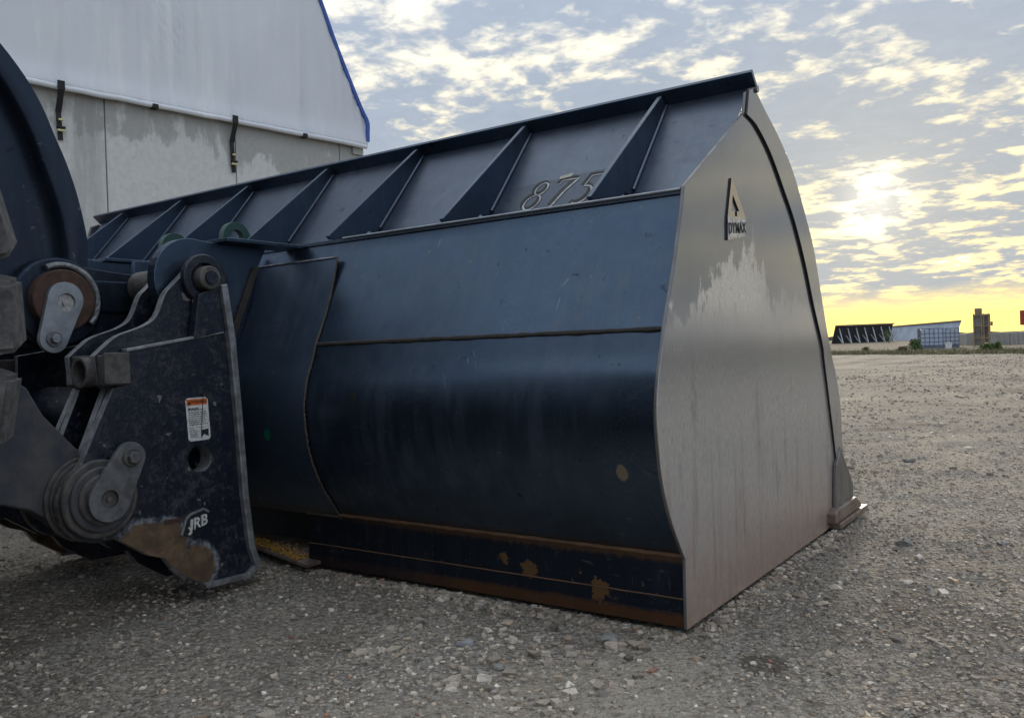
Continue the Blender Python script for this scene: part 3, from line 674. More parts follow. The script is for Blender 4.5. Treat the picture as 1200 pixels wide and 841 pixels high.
        MB().bar((XC + .002, -.61, .272), (XC + .002, -.545, .268), .012, .008, (1, 0, 0)).build('rust_scab', M_rustd, cp)
        MB().bar((XC + .002, -.595, .115), (XC + .002, -.545, .066), .016, .016, (1, 0, 0)).build('stop_lug', M_dirty, cp, bev=.003)
# cross members
box('cross_plate', -2.55, -1.61, -.42, -.40, .16, .86, M_coup2, cp)
MB().cyl((-2.34, -.60, .62), (-1.82, -.60, .62), .10, n=28).build('cross_tube', M_coup2, cp, smooth=40)
MB().cyl((-1.985, -.420, 1.078), (-1.80, -.420, 1.078), .062, n=28).build('top_pin_boss', M_dirty, cp, smooth=40, bev=.006)
MB().cyl((-2.36, -.420, 1.078), (-2.175, -.420, 1.078), .062, n=28).build('top_pin_boss', M_dirty, cp, smooth=40, bev=.006)

# ------------------------------------------------------------------ wheel loader (front end)
wl = thing('wheel_loader', (-2.08, -2.6, 0), 'dark wheel loader front end with curved bell crank and big lugged tyre at left edge', 'wheel loader')
boom = [(-.86, .54), (-.956, .650), (-1.000, .735), (-1.020, .750), (-1.072, .790), (-1.30, .93), (-1.75, 1.30), (-2.4, 1.78), (-3.5, 2.25), (-3.55, 1.95), (-2.6, 1.42), (-1.95, .90), (-1.5, .52), (-1.22, .425), (-1.085, .401), (-1.003, .371), (-.943, .325), (-.87, .262), (-.76, .29), (-.71, .38), (-.75, .49)]
for s in (1, -1):
    xs = sorted((-2.08 + s * .335, -2.08 + s * .43)); a_ = plate('boom_arm', boom, *xs, M_boom, wl, bev=.006)
    for j in range(3):
        MB().cyl((-2.08 + s * (.430 + j * .010), -.835, .382), (-2.08 + s * (.440 + j * .010), -.835, .382), .135 - .012 * j, n=36).build('boss_ring', M_dirty, a_, smooth=40, bev=.003)
# bell crank: cast lever, recessed web inside a thick rim
fe = [(-.6315, 1.148), (-.628, 1.229), (-.638, 1.304), (-.661, 1.406), (-.693, 1.505), (-.728, 1.588), (-.767, 1.682), (-.819, 1.770), (-.896, 1.863), (-1.00, 1.96), (-1.15, 2.06), (-1.32, 2.12)]
fi = [(-.695, 1.120), (-.690, 1.179), (-.698, 1.26), (-.714, 1.345), (-.740, 1.430), (-.768, 1.506), (-.798, 1.590), (-.838, 1.672), (-.905, 1.775), (-1.00, 1.865), (-1.15, 1.965), (-1.32, 2.03)]
fe, fi = catmull(fe, 3), catmull(fi, 3)
bcl = fe + [(-1.42, 2.05), (-1.46, 1.95), (-1.40, 1.80), (-1.25, 1.62), (-1.10, 1.40), (-1.0, 1.2), (-.93, 1.0)] + circ(-.735, 1.018, .165, 12, R_(195), R_(380), True)
crank = plate('bell_crank', bcl, -2.15, -2.03, M_crank, wl, bev=.004)
# rim with rolled inner fillet on the near and far face
for s in (1, -1):
    rm = MB(); k = len(fe); V = []
    xo, xi_ = -2.09 + s * .12, -2.09 + s * .058
    rows = [(0, xo), (.55, xo), (1.0, xo), (1.12, xo - s * .006), (1.25, xo - s * .025), (1.45, xi_ + s * .014), (1.8, xi_ + s * .003), (2.3, xi_ - s * .002)]
    for t, x in rows: V += [(x, a[0] + (b[0] - a[0]) * t, a[1] + (b[1] - a[1]) * t) for a, b in zip(fe, fi)]
    V += [(xi_ - s * .002, a[0], a[1]) for a in fe]
    F = []
    for r in range(len(rows)):
        F += [(r * k + i, r * k + i + 1, (r + 1) * k + i + 1, (r + 1) * k + i) for i in range(k - 1)]
    F += [(len(rows) * k + i, len(rows) * k + i + 1, i + 1, i) for i in range(k - 1)]
    mk('crank_rim', V, F, M_crank, crank, smooth=50)
MB().cyl((-2.19, -.735, 1.018), (-1.965, -.735, 1.018), .155, n=40).build('crank_boss', M_crank, crank, smooth=40, bev=.010)
MB().cyl((-1.99, -.738, 1.022), (-1.925, -.738, 1.022), .105, n=36).build('pin_washer', M_rustd, crank, smooth=40, bev=.004)
w = MB(); w.tube([(-1.945, y, z) for y, z in circ(-.735, 1.022, .122, 18, R_(115), R_(-40), True)], .010, 8); w.build('seal_ring', M_edge, crank)
rt = plate('pin_retainer', pill((-.744, 1.022), .060, (-.789, .889), .047), -1.925, -1.905, M_zinc, wl, holes=[circ(-.742, 1.013, .030, 18)], bev=.004)
MB().cyl((-1.925, -.742, 1.013), (-1.915, -.742, 1.013), .0295, n=20).cyl((-1.915, -.745, 1.008), (-1.908, -.745, 1.008), .008, n=10).build('grease_plug', M_silver, rt, smooth=40)
bo = MB().cyl((-1.905, -.789, .889), (-1.899, -.789, .889), .026, n=22).build('washer', M_zincd, rt, smooth=40)
MB().cyl((-1.899, -.789, .889), (-1.884, -.789, .889), .016, n=6).build('bolt', M_zinc, bo, bev=.002)
link = [(-.80, 1.10), (-.735, 1.150), (-.60, 1.140), (-.46, 1.128), (-.40, 1.135), (-.35, 1.09), (-.36, 1.02), (-.44, .97), (-.60, .90), (-.74, .87), (-.84, .93)]
plate('tilt_link', catmull(link + link[:1], 3)[:-1], -2.17, -1.985, M_crank, wl, bev=.008)
box('link_spacer', -2.14, -1.975, -.60, -.42, .985, 1.10, M_crank, wl, .006)
# front frame, axle, tilt cylinder: they shade the ground below
fr = [(-1.55, .62), (-1.55, 1.05), (-2.1, 1.75), (-3.1, 2.25), (-3.9, 2.0), (-4.2, 1.3), (-4.2, .55), (-2.2, .50)]
plate('front_frame', fr, -2.36, -1.80, M_black, wl, bev=.02)
MB().cyl((-3.35, -2.30, .92), (-.80, -2.30, .92), .17, n=24).build('axle', M_black, wl, smooth=40)
MB().cyl((-2.09, -3.4, 1.95), (-2.09, -1.9, 2.02), .09, n=20).build('tilt_cylinder', M_crank, wl, smooth=40)
MB().cyl((-2.09, -1.9, 2.02), (-2.09, -1.36, 2.02), .05, n=20).build('cylinder_rod', M_zinc, wl, smooth=40)
MB().cyl((-2.45, -1.95, 1.28), (-1.71, -1.95, 1.28), .12, n=24).build('boom_cross_tube', M_boom, wl, smooth=40)
box('rear_chassis', -2.75, -1.41, -8.4, -4.25, .62, 1.25, M_black, wl, .04)
box('engine_hood', -2.85, -1.31, -8.6, -6.0, 1.252, 2.35, M_crank, wl, .12)
cab_ = MB(); cab_.add([(-2.08 + a, b, c) for a, b, c in ((-.75, -5.95, 1.3), (.75, -5.95, 1.3), (.75, -4.35, 1.3), (-.75, -4.35, 1.3), (-.70, -5.9, 3.15), (.70, -5.9, 3.15), (.70, -4.6, 3.15), (-.70, -4.6, 3.15))], BF); cab_.build('cab', M_crank, wl, bev=.06)
box('fender', -1.38, -.68, -3.35, -1.55, 1.80, 1.83, M_crank, wl, .01)
box('belly_shade_box', -2.85, -1.38, -4.2, -1.25, .38, .50, M_black, wl, .02)  # unseen box added to darken the ground under the loader
box('low_shade_box', -2.75, -1.90, -1.60, -1.03, .16, .40, M_black, wl, .03)  # out-of-view blocker added to deepen the shade below boom and coupler
# front tyres with lugs
TC = (-1.03, -2.262, .90); TR = .835
tp = [(-.31, .45), (-.345, .56), (-.35, .66), (-.335, .745), (-.29, .785), (-.15, .80), (0, .803)]; tp = tp + [(-a, b) for a, b in tp[-2::-1]]
def tyre(cx):
    n = 64; V = []; F = []
    for i in range(n):
        t = 2 * math.pi * i / n; V += [(cx + a, TC[1] + r * math.cos(t), TC[2] + r * math.sin(t)) for a, r in tp]
    k = len(tp)
    for i in range(n):
        j = (i + 1) % n; F += [(i * k + q, i * k + q + 1, j * k + q + 1, j * k + q) for q in range(k - 1)]
    ty = mk('tyre', V, F, M_rubber, wl, smooth=40)
    rm = MB(); rm.cyl((cx - .30, TC[1], TC[2]), (cx + .30, TC[1], TC[2]), .47, n=40); rm.cyl((cx - .31, TC[1], TC[2]), (cx + .31, TC[1], TC[2]), .20, n=24)
    rm.build('rim', M_zincd, ty, smooth=40, bev=.01)
    return ty
# one lug in wheel coordinates: wraps over the shoulder
def lug_mesh(sd):
    L = .062; pts = [(.02, .790, -.03), (.16, .792, .0), (.27, .785, .03), (.345, .735, .045), (.358, .67, .05)]
    tops = [(.02, .835), (.16, .838), (.29, .835), (.385, .775), (.372, .67)]
    V = []; F = []
    for (a, r, sh), (a2, r2) in zip(pts, tops):
        wv = L + (.012 if a > .25 else 0)
        V += [(sd * a, sh - wv, r - .02), (sd * a, sh + wv, r - .02), (sd * a2, sh + wv * .86, r2), (sd * a2, sh - wv * .86, r2)]
    for i in range(len(pts) - 1):
        for q in range(4): F.append((i * 4 + q, i * 4 + (q + 1) % 4, (i + 1) * 4 + (q + 1) % 4, (i + 1) * 4 + q))
    F += [(0, 1, 2, 3), tuple(range(len(pts) * 4 - 4, len(pts) * 4))]
    me = bpy.data.meshes.new('lug'); me.from_pydata(V, [], F)
    bm = bmesh.new(); bm.from_mesh(me); bmesh.ops.recalc_face_normals(bm, faces=bm.faces)
    bmesh.ops.bevel(bm, geom=[e for e in bm.edges if e.calc_face_angle(0) > .9], offset=.008, segments=2, affect='EDGES'); bm.to_mesh(me); bm.free()
    me.materials.append(M_rubber); return me
LM = {1: lug_mesh(1), -1: lug_mesh(-1)}
NL = 28; PH = R_(2.6)
for cx in (TC[0], -4.16 - TC[0]):
    ty = tyre(cx)
    for i in range(NL):
        for sd in (1, -1):
            o = bpy.data.objects.new('lug', LM[sd]); COL.objects.link(o); o.parent = ty
            o.location = Vector((cx, TC[1], TC[2])) - wl.location
            o.rotation_euler = (PH + 2 * math.pi * (i + (.5 if sd < 0 else 0)) / NL, 0, 0)

# ------------------------------------------------------------------ spilled grain
V = []; F = []
for i in range(420):
    t = rng.random(); x = -1.58 - .46 * t; ye_ = -.095 + .15 * ((-1.50 - x) / .58)
    y = ye_ + .004 + abs(rng.normal(0, .035)) ; a = rng.random() * 6.28; r = rng.uniform(.004, .008); zb = .025 + abs(rng.normal(0, .008)) * (1 if t > .15 else .3)
    b = len(V); ca, sa = math.cos(a) * r, math.sin(a) * r; h = rng.uniform(.003, .006)
    V += [(x + ca, y + sa, zb), (x - sa * .7, y + ca * .7, zb), (x - ca, y - sa, zb), (x + sa * .7, y - ca * .7, zb), (x, y, zb + h), (x, y, zb - h * .5)]
    F += [(b, b + 1, b + 4), (b + 1, b + 2, b + 4), (b + 2, b + 3, b + 4), (b + 3, b, b + 4), (b + 1, b, b + 5), (b + 2, b + 1, b + 5), (b + 3, b + 2, b + 5), (b, b + 3, b + 5)]
tag(mk('spilled_grain', V, F, M_grain), 'yellow grain spilled on the plate under the bucket beside the coupler', 'grain', kind='stuff')

# ------------------------------------------------------------------ fabric storage building
BA = Vector((-11.78, 10.69, 0)); bd = Vector((.125, .9922, 0)); bn = Vector((.9922, -.125, 0))
def B(s, t, z): return tuple(BA + bd * s + bn * t + Vector((0, 0, z)))
fb = thing('storage_building', tuple(BA + bd * -9), 'white fabric storage building with blue trim on grey concrete panel walls', 'building')
def concrete_mat():
    ma, N, b, p = new_mat('stained_concrete'); x, y, z = N.xyz(p)
    n = N.noise(N.scale3(p, (1, 1, .8)), .9, 8, .68, .4); f = N.noise(p, 9, 6, .65); s = N.noise(N.scale3(p, (1, 1, .12)), 3.2, 5, .7)
    c = N.mix(N.mp(f, .3, .7), (.52, .53, .515), (.60, .605, .585))
    damp = N.mp(N.math('ADD', N.math('ADD', n, N.math('MULTIPLY', s, .55)), N.mp(z, 3.6, 5.1, -.16, .14)), .78, .88)
    c = N.mix(N.math('MULTIPLY', damp, .7), c, N.mix(f, (.24, .245, .24), (.32, .32, .31)))
    band = N.mp(N.math('ABSOLUTE', N.math('SUBTRACT', y, 5.1)), .2, .42, 1., 0.)
    c = N.mix(N.math('MULTIPLY', N.math('MULTIPLY', band, N.mp(s, .3, .6)), .5), c, (.24, .24, .235))
    dots = N.mp(N.noise(p, 22, 2), .72, .75); c = N.mix(N.math('MULTIPLY', dots, .6), c, (.17, .165, .155))
    N.set(b.inputs['Base Color'], c); b.inputs['Roughness'].default_value = .85
    N.set(b.inputs['Normal'], N.bump(f, .2, .02)); return ma
M_conc = concrete_mat()
def fabric_mat():
    ma, N, b, p = new_mat('white_tarpaulin'); x, y, z = N.xyz(p)
    st = N.noise(N.scale3(p, (1.2, 1.2, .16)), 2.4, 5, .7); bg_ = N.noise(p, .35, 3)
    c = N.mix(N.mp(st, .5, .75), (.68, .71, .755), (.77, .79, .815))
    c = N.mix(N.math('MULTIPLY', N.mp(bg_, .4, .65), .5), c, (.57, .595, .665))
    N.set(b.inputs['Base Color'], c); b.inputs['Roughness'].default_value = .55
    N.set(b.inputs['Normal'], N.bump(st, .12, .06)); return ma
M_fab = fabric_mat()
M_blue = simple('blue_trim', (.03, .10, .42), .5, scale=5, c2=(.02, .07, .30))
M_strap = simple('black_webbing', (.010, .010, .012), .7)
M_brass = simple('yellow_zinc', (.55, .50, .28), .4, .6)
js = [.0, -.6] + [-.6 - 2.35 * i for i in range(1, 8)]
js[2] = -2.95
for a, b in zip(js, js[1:]):
    b0 = MB(); b0.add([B(s, t, z) for z in (-.2, 5.30) for s, t in ((a - .008, 0), (b + .008, 0), (b + .008, -.25), (a - .008, -.25))], BF)
    b0.build('concrete_panel', M_conc, fb, bev=.012)
prof_r = [(.02, 5.2), (.03, 5.45), (.03, 5.69), (-.125, 5.95), (-.486, 6.66), (-.78, 7.28), (-1.08, 7.98), (-1.9, 9.75), (-3.4, 12.2), (-5.8, 14.0), (-9.0, 14.8)]
pr = catmull(prof_r, 5); prz = np.array([q[1] for q in pr]); prs = np.array([q[0] for q in pr])
zs = np.concatenate([np.linspace(5.17, 8.6, 40), np.linspace(8.75, 14.7, 30)])
V = []; F = []; nu = 260
for z in zs:
    s1 = float(np.interp(z, prz, prs)); s0 = -18 - s1
    for i in range(nu + 1):
        s = s1 + (s0 - s1) * (i / nu)
        fall = math.exp(-(z - 5.2) / 1.3)
        t = .10 + .05 * math.exp(-((z - 5.2) / .22) ** 2) + .04 * math.sin((z - 5.2) * .8)
        for c_ in (-6.03, -4.52, -3.04, -1.53, -7.5, -9.0): t -= .06 * math.exp(-((s - c_) / .06) ** 2) * fall * 1.3 - .018 * math.exp(-((s - c_ - .13) / .05) ** 2) * fall
        t += (.030 * math.sin(s * 23 + 2 * math.sin(s * 3.1)) + .016 * math.sin(s * 51 + math.sin(s * 7))) * (.25 + .75 * math.exp(-((z - 6.5) / 1.0) ** 2)) * (.5 + .5 * math.sin(s * 1.3 + 1))
        V.append(B(s, t, z - (.012 * sum(math.exp(-((s - c_) / .1) ** 2) for c_ in (-6.03, -3.04)) if z < 5.25 else 0)))
for r in range(len(zs) - 1): F += [(r * (nu + 1) + i, r * (nu + 1) + i + 1, (r + 1) * (nu + 1) + i + 1, (r + 1) * (nu + 1) + i) for i in range(nu)]
fo = mk('end_fabric', V, F, M_fab, fb, smooth=60)
sm = fo.modifiers.new('thick', 'SOLIDIFY'); sm.thickness = .01
w = MB(); w.tube([B(.0 - .3 * i, .13, 5.175 + random.uniform(-.008, .008)) for i in range(61)], .045, 10); w.build('hem_pipe', M_fab, fo, smooth=60)
for s_c in (-4.52, -1.53):
    MB().add([B(s, t, z) for z in (5.11, 5.19) for s, t in ((s_c - .05, .19), (s_c + .05, .19), (s_c + .05, .06), (s_c - .05, .06))], BF).build('hem_clip', M_strap, fo, bev=.01)
for s_c, zb in ((-6.03, 4.36), (-3.04, 4.25), (-9.05, 4.3)):
    st = MB()
    for a, b_, w_ in (((.19, 5.26), (.19, 5.12), .055), ((.19, 5.12), (.03, 4.80), .045), ((.03, 4.80), (.03, zb), .038)):
        st.bar(B(s_c, *a), B(s_c + (.02 if b_[1] == zb else 0), *b_), w_ * 2, .012, bn)
    so_ = st.build('ratchet_strap', M_strap, fb)
    for k, (dz_, ma, ww) in enumerate(((.30, M_brass, .07), (.18, M_strap, .13), (.13, M_brass, .11))):
        MB().add([B(s_c + .02 + sx * ww / 2, t, zb + dz_ + q) for q in (0, .035) for sx, t in ((-1, .04), (1, .04), (1, .085), (-1, .085))], BF).build('buckle', ma, so_, bev=.006)
tr = MB(); tt = [q for q in pr if q[1] > 5.25]
full = tt + [(-18 - s, z) for s, z in tt[::-1]]
k = len(full); V = []; F = []
for i, (s, z) in enumerate(full):
    a = full[max(i - 1, 0)]; b = full[min(i + 1, k - 1)]; tx, tz = b[0] - a[0], b[1] - a[1]; L = math.hypot(tx, tz); nx_, nz_ = tz / L, -tx / L
    for o_, t in ((-.03, .165), (.045, .165), (.045, -.3), (-.03, -.3)): V.append(B(s + nx_ * o_, t, z + nz_ * o_))
F = [(i * 4 + q, i * 4 + (q + 1) % 4, (i + 1) * 4 + (q + 1) % 4, (i + 1) * 4 + q) for i in range(k - 1) for q in range(4)] + [(0, 1, 2, 3), tuple(range(4 * k - 4, 4 * k))]
mk('roof_trim', V, F, M_blue, fb, smooth=40)
V = []; F = []
for i, (s, z) in enumerate(full): V += [B(s, -.28, z), B(s, -40, z)]
F = [(2 * i, 2 * i + 1, 2 * i + 3, 2 * i + 2) for i in range(k - 1)]
ro = mk('roof_cover', V, F, M_fab, fb, smooth=40); ro.modifiers.new('thick', 'SOLIDIFY').thickness = .02
for s0 in (0, -18):
    a, b = (s0, s0 - .3) if s0 == 0 else (s0 + .3, s0)
    MB().add([B(s, t, z) for z in (-.2, 5.28) for s, t in ((a, -.262), (b, -.262), (b, -40), (a, -40))], BF).build('side_wall', M_conc, fb)
cpn = MB(); cc = [B(-.16 + .13 * math.cos(R_(q)), .06, 5.28 + .20 * math.sin(R_(q))) for q in range(0, 181, 15)] + [B(-.29, .06, 5.0), B(-.03, .06, 5.0)]
cb = [tuple(Vector(q) - bn * .05) for q in cc]; n_ = len(cc)
cpn.add(cc + cb, [tuple(range(n_)), tuple(range(n_, 2 * n_))[::-1]] + [(i, (i + 1) % n_, n_ + (i + 1) % n_, n_ + i) for i in range(n_)]).build('corner_bracket', M_conc, fb)

# ------------------------------------------------------------------ far yard
def gzf(x, y): return float(gz(x, y))
M_panel = simple('dark_bunker_panel', (.028, .030, .038), .7, scale=.6, c2=(.05, .045, .045))
M_galv = simple('galvanised_steel', (.50, .52, .56), .5, .3, scale=2)
M_panel_lit = simple('lit_bunker_panel', (.34, .39, .47), .6, scale=.6, c2=(.27, .31, .38))  # pale colour paints the light on the far wall's lit face
M_tan = simple('weathered_tan_steel', (.33, .24, .13), .7, scale=2.5, c2=(.20, .15, .10))
M_cblk = simple('concrete_block', (.30, .285, .26), .9, scale=1.2, c2=(.22, .21, .19))
M_tote = simple('translucent_tote', (.42, .48, .60), .4, scale=2, c2=(.34, .40, .52))
M_cage = simple('cage_steel', (.16, .19, .23), .5, .4, scale=2)
M_red = simple('red_paint', (.38, .05, .025), .5, scale=1)
M_pail = simple('white_plastic', (.72, .73, .74), .5, scale=3)
def bunker(label, P0, P1, z0, h, lean, npan, mats, group=None, strut_side=1, nst=7):
    P0 = Vector((*P0, z0[0])); P1 = Vector((*P1, z0[1])); d = (P1 - P0).normalized(); n = Vector((d.y, -d.x, 0)) * strut_side
    o = thing('bunker_wall', tuple((P0 + P1) / 2), label, 'bunker wall', group)
    L = (P1 - P0).length; upv = Vector((0, 0, h)) + n * lean
    for i in range(npan):
        a = P0 + d * (L * i / npan + .03); b = P0 + d * (L * (i + 1) / npan - .03)
        V = [a, b, b - n * .08, a - n * .08]; V += [q + upv for q in V]
        mk('wall_panel', V, BF, mats[0], o)
    MB().bar(P0 + upv + n * .08, P1 + upv + n * .08, .25, .16).build('top_cap', mats[2], o)
    for i in range(nst):
        a = P0 + d * L * (i + .5) / nst
        q = MB(); q.bar(a + upv * .86 + n * .02, a + n * (lean * .86 + .75), .10, .10).build('strut', mats[1], o)
        q = MB(); q.bar(a + upv * .45 + n * .02, a + n * (lean * .86 + .70) + Vector((0, 0, .05)), .08, .08).build('brace', mats[1], o)
    return o
bunker('dark bunker wall with white diagonal struts, leftmost in the far yard', (-27.7, 109.4), (-22.2, 116.2), (.24, .33), 2.35, .9, 7, (M_panel, M_galv, M_tan), nst=7)
bunker('long bunker wall with its lit face coloured pale, behind the caged tank, sloping away', (-28.5, 146.0), (-16.2, 128.5), (.25, .45), 2.45, -1.0, 6, (M_panel_lit, M_galv, M_tan), nst=3)
def tote(x, y, rz, label, h=1.16):
    z = gzf(x, y); o = thing('tank_tote', (x, y, z), label, 'tank', None); c, s = math.cos(rz), math.sin(rz)
    def T(V): return [(x + a * c - b * s, y + a * s + b * c, z + q) for a, b, q in V]
    def mbt(m_, name, ma, par=o, bev=0): return mk(name, T(m_.V), m_.F, ma, par, bev=bev)
    mbt(MB().box(-.58, .58, -.48, .48, .16, h - .06), 'bottle', M_tote, bev=.05)
    mbt(MB().cyl((0, 0, h - .06), (0, 0, h), .10, n=14), 'cap', M_ink)
    p_ = MB()
    for yy in (-.45, 0, .45): p_.box(-.6, .6, yy - .06, yy + .06, .0, .10)
    p_.box(-.6, .6, -.5, .5, .10, .14); mbt(p_, 'pallet', M_cage)
    cg = MB(); r = .012
    for i in range(6):
        xx = -.59 + 1.18 * i / 5
        for yy in (-.49, .49): cg.bar((xx, yy, .12), (xx, yy, h - .02), .03, .03)
        cg.bar((xx, -.49, h - .02), (xx, .49, h - .02), .03, .03)
    for i in range(1, 5):
        yy = -.49 + .98 * i / 5
        for xx in (-.59, .59): cg.bar((xx, yy, .12), (xx, yy, h - .02), .03, .03)
    for zz in (.14, .38, .62, .86, h - .02):
        for sg in (-1, 1):
            cg.bar((-.59, .49 * sg, zz), (.59, .49 * sg, zz), .03, .03); cg.bar((.59 * sg, -.49, zz), (.59 * sg, .49, zz), .03, .03)
    mbt(cg, 'cage', M_cage)
    return o
tote(-7.32, 51.5, .30, 'caged pale blue tank on a pallet, front one with bush at its corner')
tote(-6.95, 55.0, .28, 'caged pale tank standing close behind the front caged tank')
pz = gzf(-6.1, 49.4); pr_ = thing('pail', (-6.1, 49.4, pz), 'small white plastic pail beside the caged tank', 'pail')
MB().cyl((-6.1, 49.4, pz), (-6.1, 49.4, pz + .34), .15, .18, n=20).build('body', M_pail, pr_, smooth=40)
MB().tube([(-6.1 + .185 * math.cos(t), 49.4, pz + .32 - .12 * math.sin(t)) for t in np.linspace(0, math.pi, 12)], .008, 6).build('handle', M_cage, pr_)
# twin column hopper
hx, hy = -4.85, 53.2; hz = gzf(hx, hy)
hp = thing('twin_hopper', (hx, hy, hz), 'tall weathered tan and grey twin steel column standing before concrete blocks', 'hopper')
M_grey = simple('weathered_grey_steel', (.20, .19, .175), .7, scale=2.5, c2=(.13, .12, .11))
box('column', hx - .40, hx + .02, hy - .28, hy + .3, hz + .10, hz + 1.85, M_grey, hp, .03)
box('column', hx + .025, hx + .38, hy - .2, hy + .3, hz + .25, hz + 1.88, M_grey, hp, .03)
box('hood', hx - .36, hx - .02, hy - .22, hy + .22, hz + 1.85, hz + 2.22, M_tan, hp, .03)
for xx in (-.40, .0, .10, .36):
    MB().bar((hx + xx, hy - .32, hz), (hx + xx, hy - .32, hz + 1.9), .07, .07).build('leg', M_tan, hp)
for zz in (.5, 1.2, 1.8): MB().bar((hx - .44, hy - .35, hz + zz), (hx + .42, hy - .35, hz + zz), .04, .05).build('band', M_tan, hp)
MB().cyl((hx + .43, hy - .1, hz + 1.32), (hx + .53, hy - .1, hz + 1.32), .12, n=14).build('motor', M_tan, hp, smooth=40)
# concrete blocks in a row
blocks = [((-8.05, 70.3), (-6.35, 64.6), .82), ((-5.35, 62.2), (-5.0, 63.4), .80), ((-4.97, 63.6), (-4.72, 66.0), .80), ((-4.70, 66.2), (-4.45, 69.6), .82), ((-4.42, 69.8), (-4.1, 73.5), .85)]
names = ['squat grey concrete block left of the twin column', 'narrow grey concrete block just right of the twin column', 'grey concrete block second right of the twin column', 'wide grey concrete block third right of the twin column', 'grey concrete block at the right edge of the photo']
for (a, b, h), lb in zip(blocks, names):
    a = Vector((*a, gzf(*a))); b = Vector((*b, gzf(*b))); d = (b - a); d.z = 0; d.normalize(); n = Vector((-d.y, d.x, 0)) * -1
    V = [a, b, b + n * .7, a + n * .7]; t = [q + Vector((0, 0, h)) for q in V]
    V = [q - Vector((0, 0, .1)) for q in V]
    o = thing('concrete_block', tuple((a + b) / 2), lb, 'concrete block', 'concrete blocks in the far yard')
    mk('body', V + t, BF, M_cblk, o, bev=.05)
    mid = (a + b) / 2 + n * .35 + Vector((0, 0, h)); MB().box(mid.x - .09, mid.x + .09, mid.y - .25, mid.y + .25, mid.z, mid.z + .05).build('lifting_key', M_cblk, o)
# red trailer at the very edge
rx, ry = -4.60, 80.0; rz_ = gzf(rx, ry)
rt_ = thing('red_trailer', (rx + 2, ry, rz_), 'red box trailer on wheels cut off by the right edge', 'trailer')
box('body', rx - .22, rx + 5, ry - 1.2, ry + 1.2, rz_ + 1.35, rz_ + 2.55, M_red, rt_, .04)
box('chassis', rx + .1, rx + 4.8, ry - .9, ry + .9, rz_ + 1.12, rz_ + 1.349, M_ink, rt_)
for xx in (.6, 3.6, 4.4):
    for yy in (-1.0, 1.0): MB().cyl((rx + xx, ry + yy - .14, rz_ + .5), (rx + xx, ry + yy + .14, rz_ + .5), .5, n=24).build('wheel', M_rubber, rt_, smooth=40)
# low bank and far tree line
V = []; F = []; n_ = 120
for i in range(n_ + 1):
    x = -700 + 1300 * i / n_
    for y, z in ((690, -.5), (700, 1.0 + 3.0 * float(vnoise(np.array([x]), np.array([3.]), 21, 8)[0] + .5) + 2.5 * float(vnoise(np.array([x]), np.array([9.]), 7, 9)[0] + .5)), (712, -.5)): V.append((x, y, z))
F = [(i * 3 + q, i * 3 + q + 1, (i + 1) * 3 + q + 1, (i + 1) * 3 + q) for i in range(n_) for q in range(2)]
tag(mk('tree_line', V, F, simple('far_trees', (.05, .055, .04), .9, scale=.1)), 'thin dark far-off tree line along the horizon', 'trees', kind='stuff')

# ------------------------------------------------------------------ weeds
def leaf_mat(name, c, c2):
    ma, N, b, p = new_mat(name); N.set(b.inputs['Base Color'], N.mix(N.noise(p, 6, 3), c, c2)); b.inputs['Roughness'].default_value = .6
    b.inputs['Subsurface Weight'].default_value = 0.0; return ma
M_leaf = leaf_mat('weed_leaf', (.06, .11, .022), (.11, .16, .04)); M_stem = leaf_mat('weed_stem', (.07, .08, .03), (.10, .09, .04)); M_dry = leaf_mat('dry_weed', (.13, .12, .05), (.18, .15, .08))
def bush(x, y, w, h, n, label, ma, group='weeds along the verge'):
    z = gzf(x, y) - .02; o = thing('weed_bush', (x, y, z), label, 'bush', group)
    V = []; F = []; ST = MB()
    for i in range(max(6, n // 40)):
        a = random.uniform(0, 6.28); ST.tube([(x, y, z), (x + math.cos(a) * w * .25, y + math.sin(a) * w * .25, z + h * .5), (x + math.cos(a) * w * .4, y + math.sin(a) * w * .4, z + h * random.uniform(.6, .95))], [.012, .008, .003], 5)
    for i in range(n):
        t = random.random() ** .6; a = random.uniform(0, 6.28); r = w * .5 * math.sqrt(random.random()) * (1 - .45 * t) * (1 + .3 * math.sin(3 * a + x))
        c = Vector((x + r * math.cos(a), y + r * math.sin(a), z + h * t * random.uniform(.75, 1.05)))
        u = Vector((random.gauss(0, 1), random.gauss(0, 1), random.gauss(0, .6))).normalized(); v = u.cross(Vector((random.gauss(0, 1), random.gauss(0, 1), random.gauss(0, 1)))).normalized()
        l = random.uniform(.03, .07); b = len(V)
        V += [c - u * l, c + v * l * .4, c + u * l, c - v * l * .4]; F += [(b, b + 1, b + 2), (b, b + 2, b + 3)]
    ST.build('stem', M_stem, o); mk('foliage', V, F, ma, o)
bush(-6.75, 43.4, .72, .62, 900, 'dense dark green bush before the front caged tank', M_leaf)
bush(-7.05, 41.9, .75, .30, 400, 'low brownish weed clump left of the dense green bush', M_dry)
bush(-3.35, 41.2, .95, .34, 700, 'bright green weed clump in front of the twin column', M_leaf)
bush(-2.95, 40.7, .40, .42, 300, 'small upright weed right of the bright green clump', M_leaf)
bush(-9.9, 47.2, .5, .25, 200, 'small dry weed tuft below the dark bunker wall', M_dry)
bush(-19.3, 101.5, 2.2, 1.5, 700, 'dark green shrub at right end of the dark bunker wall', M_leaf)
V = []; F = []
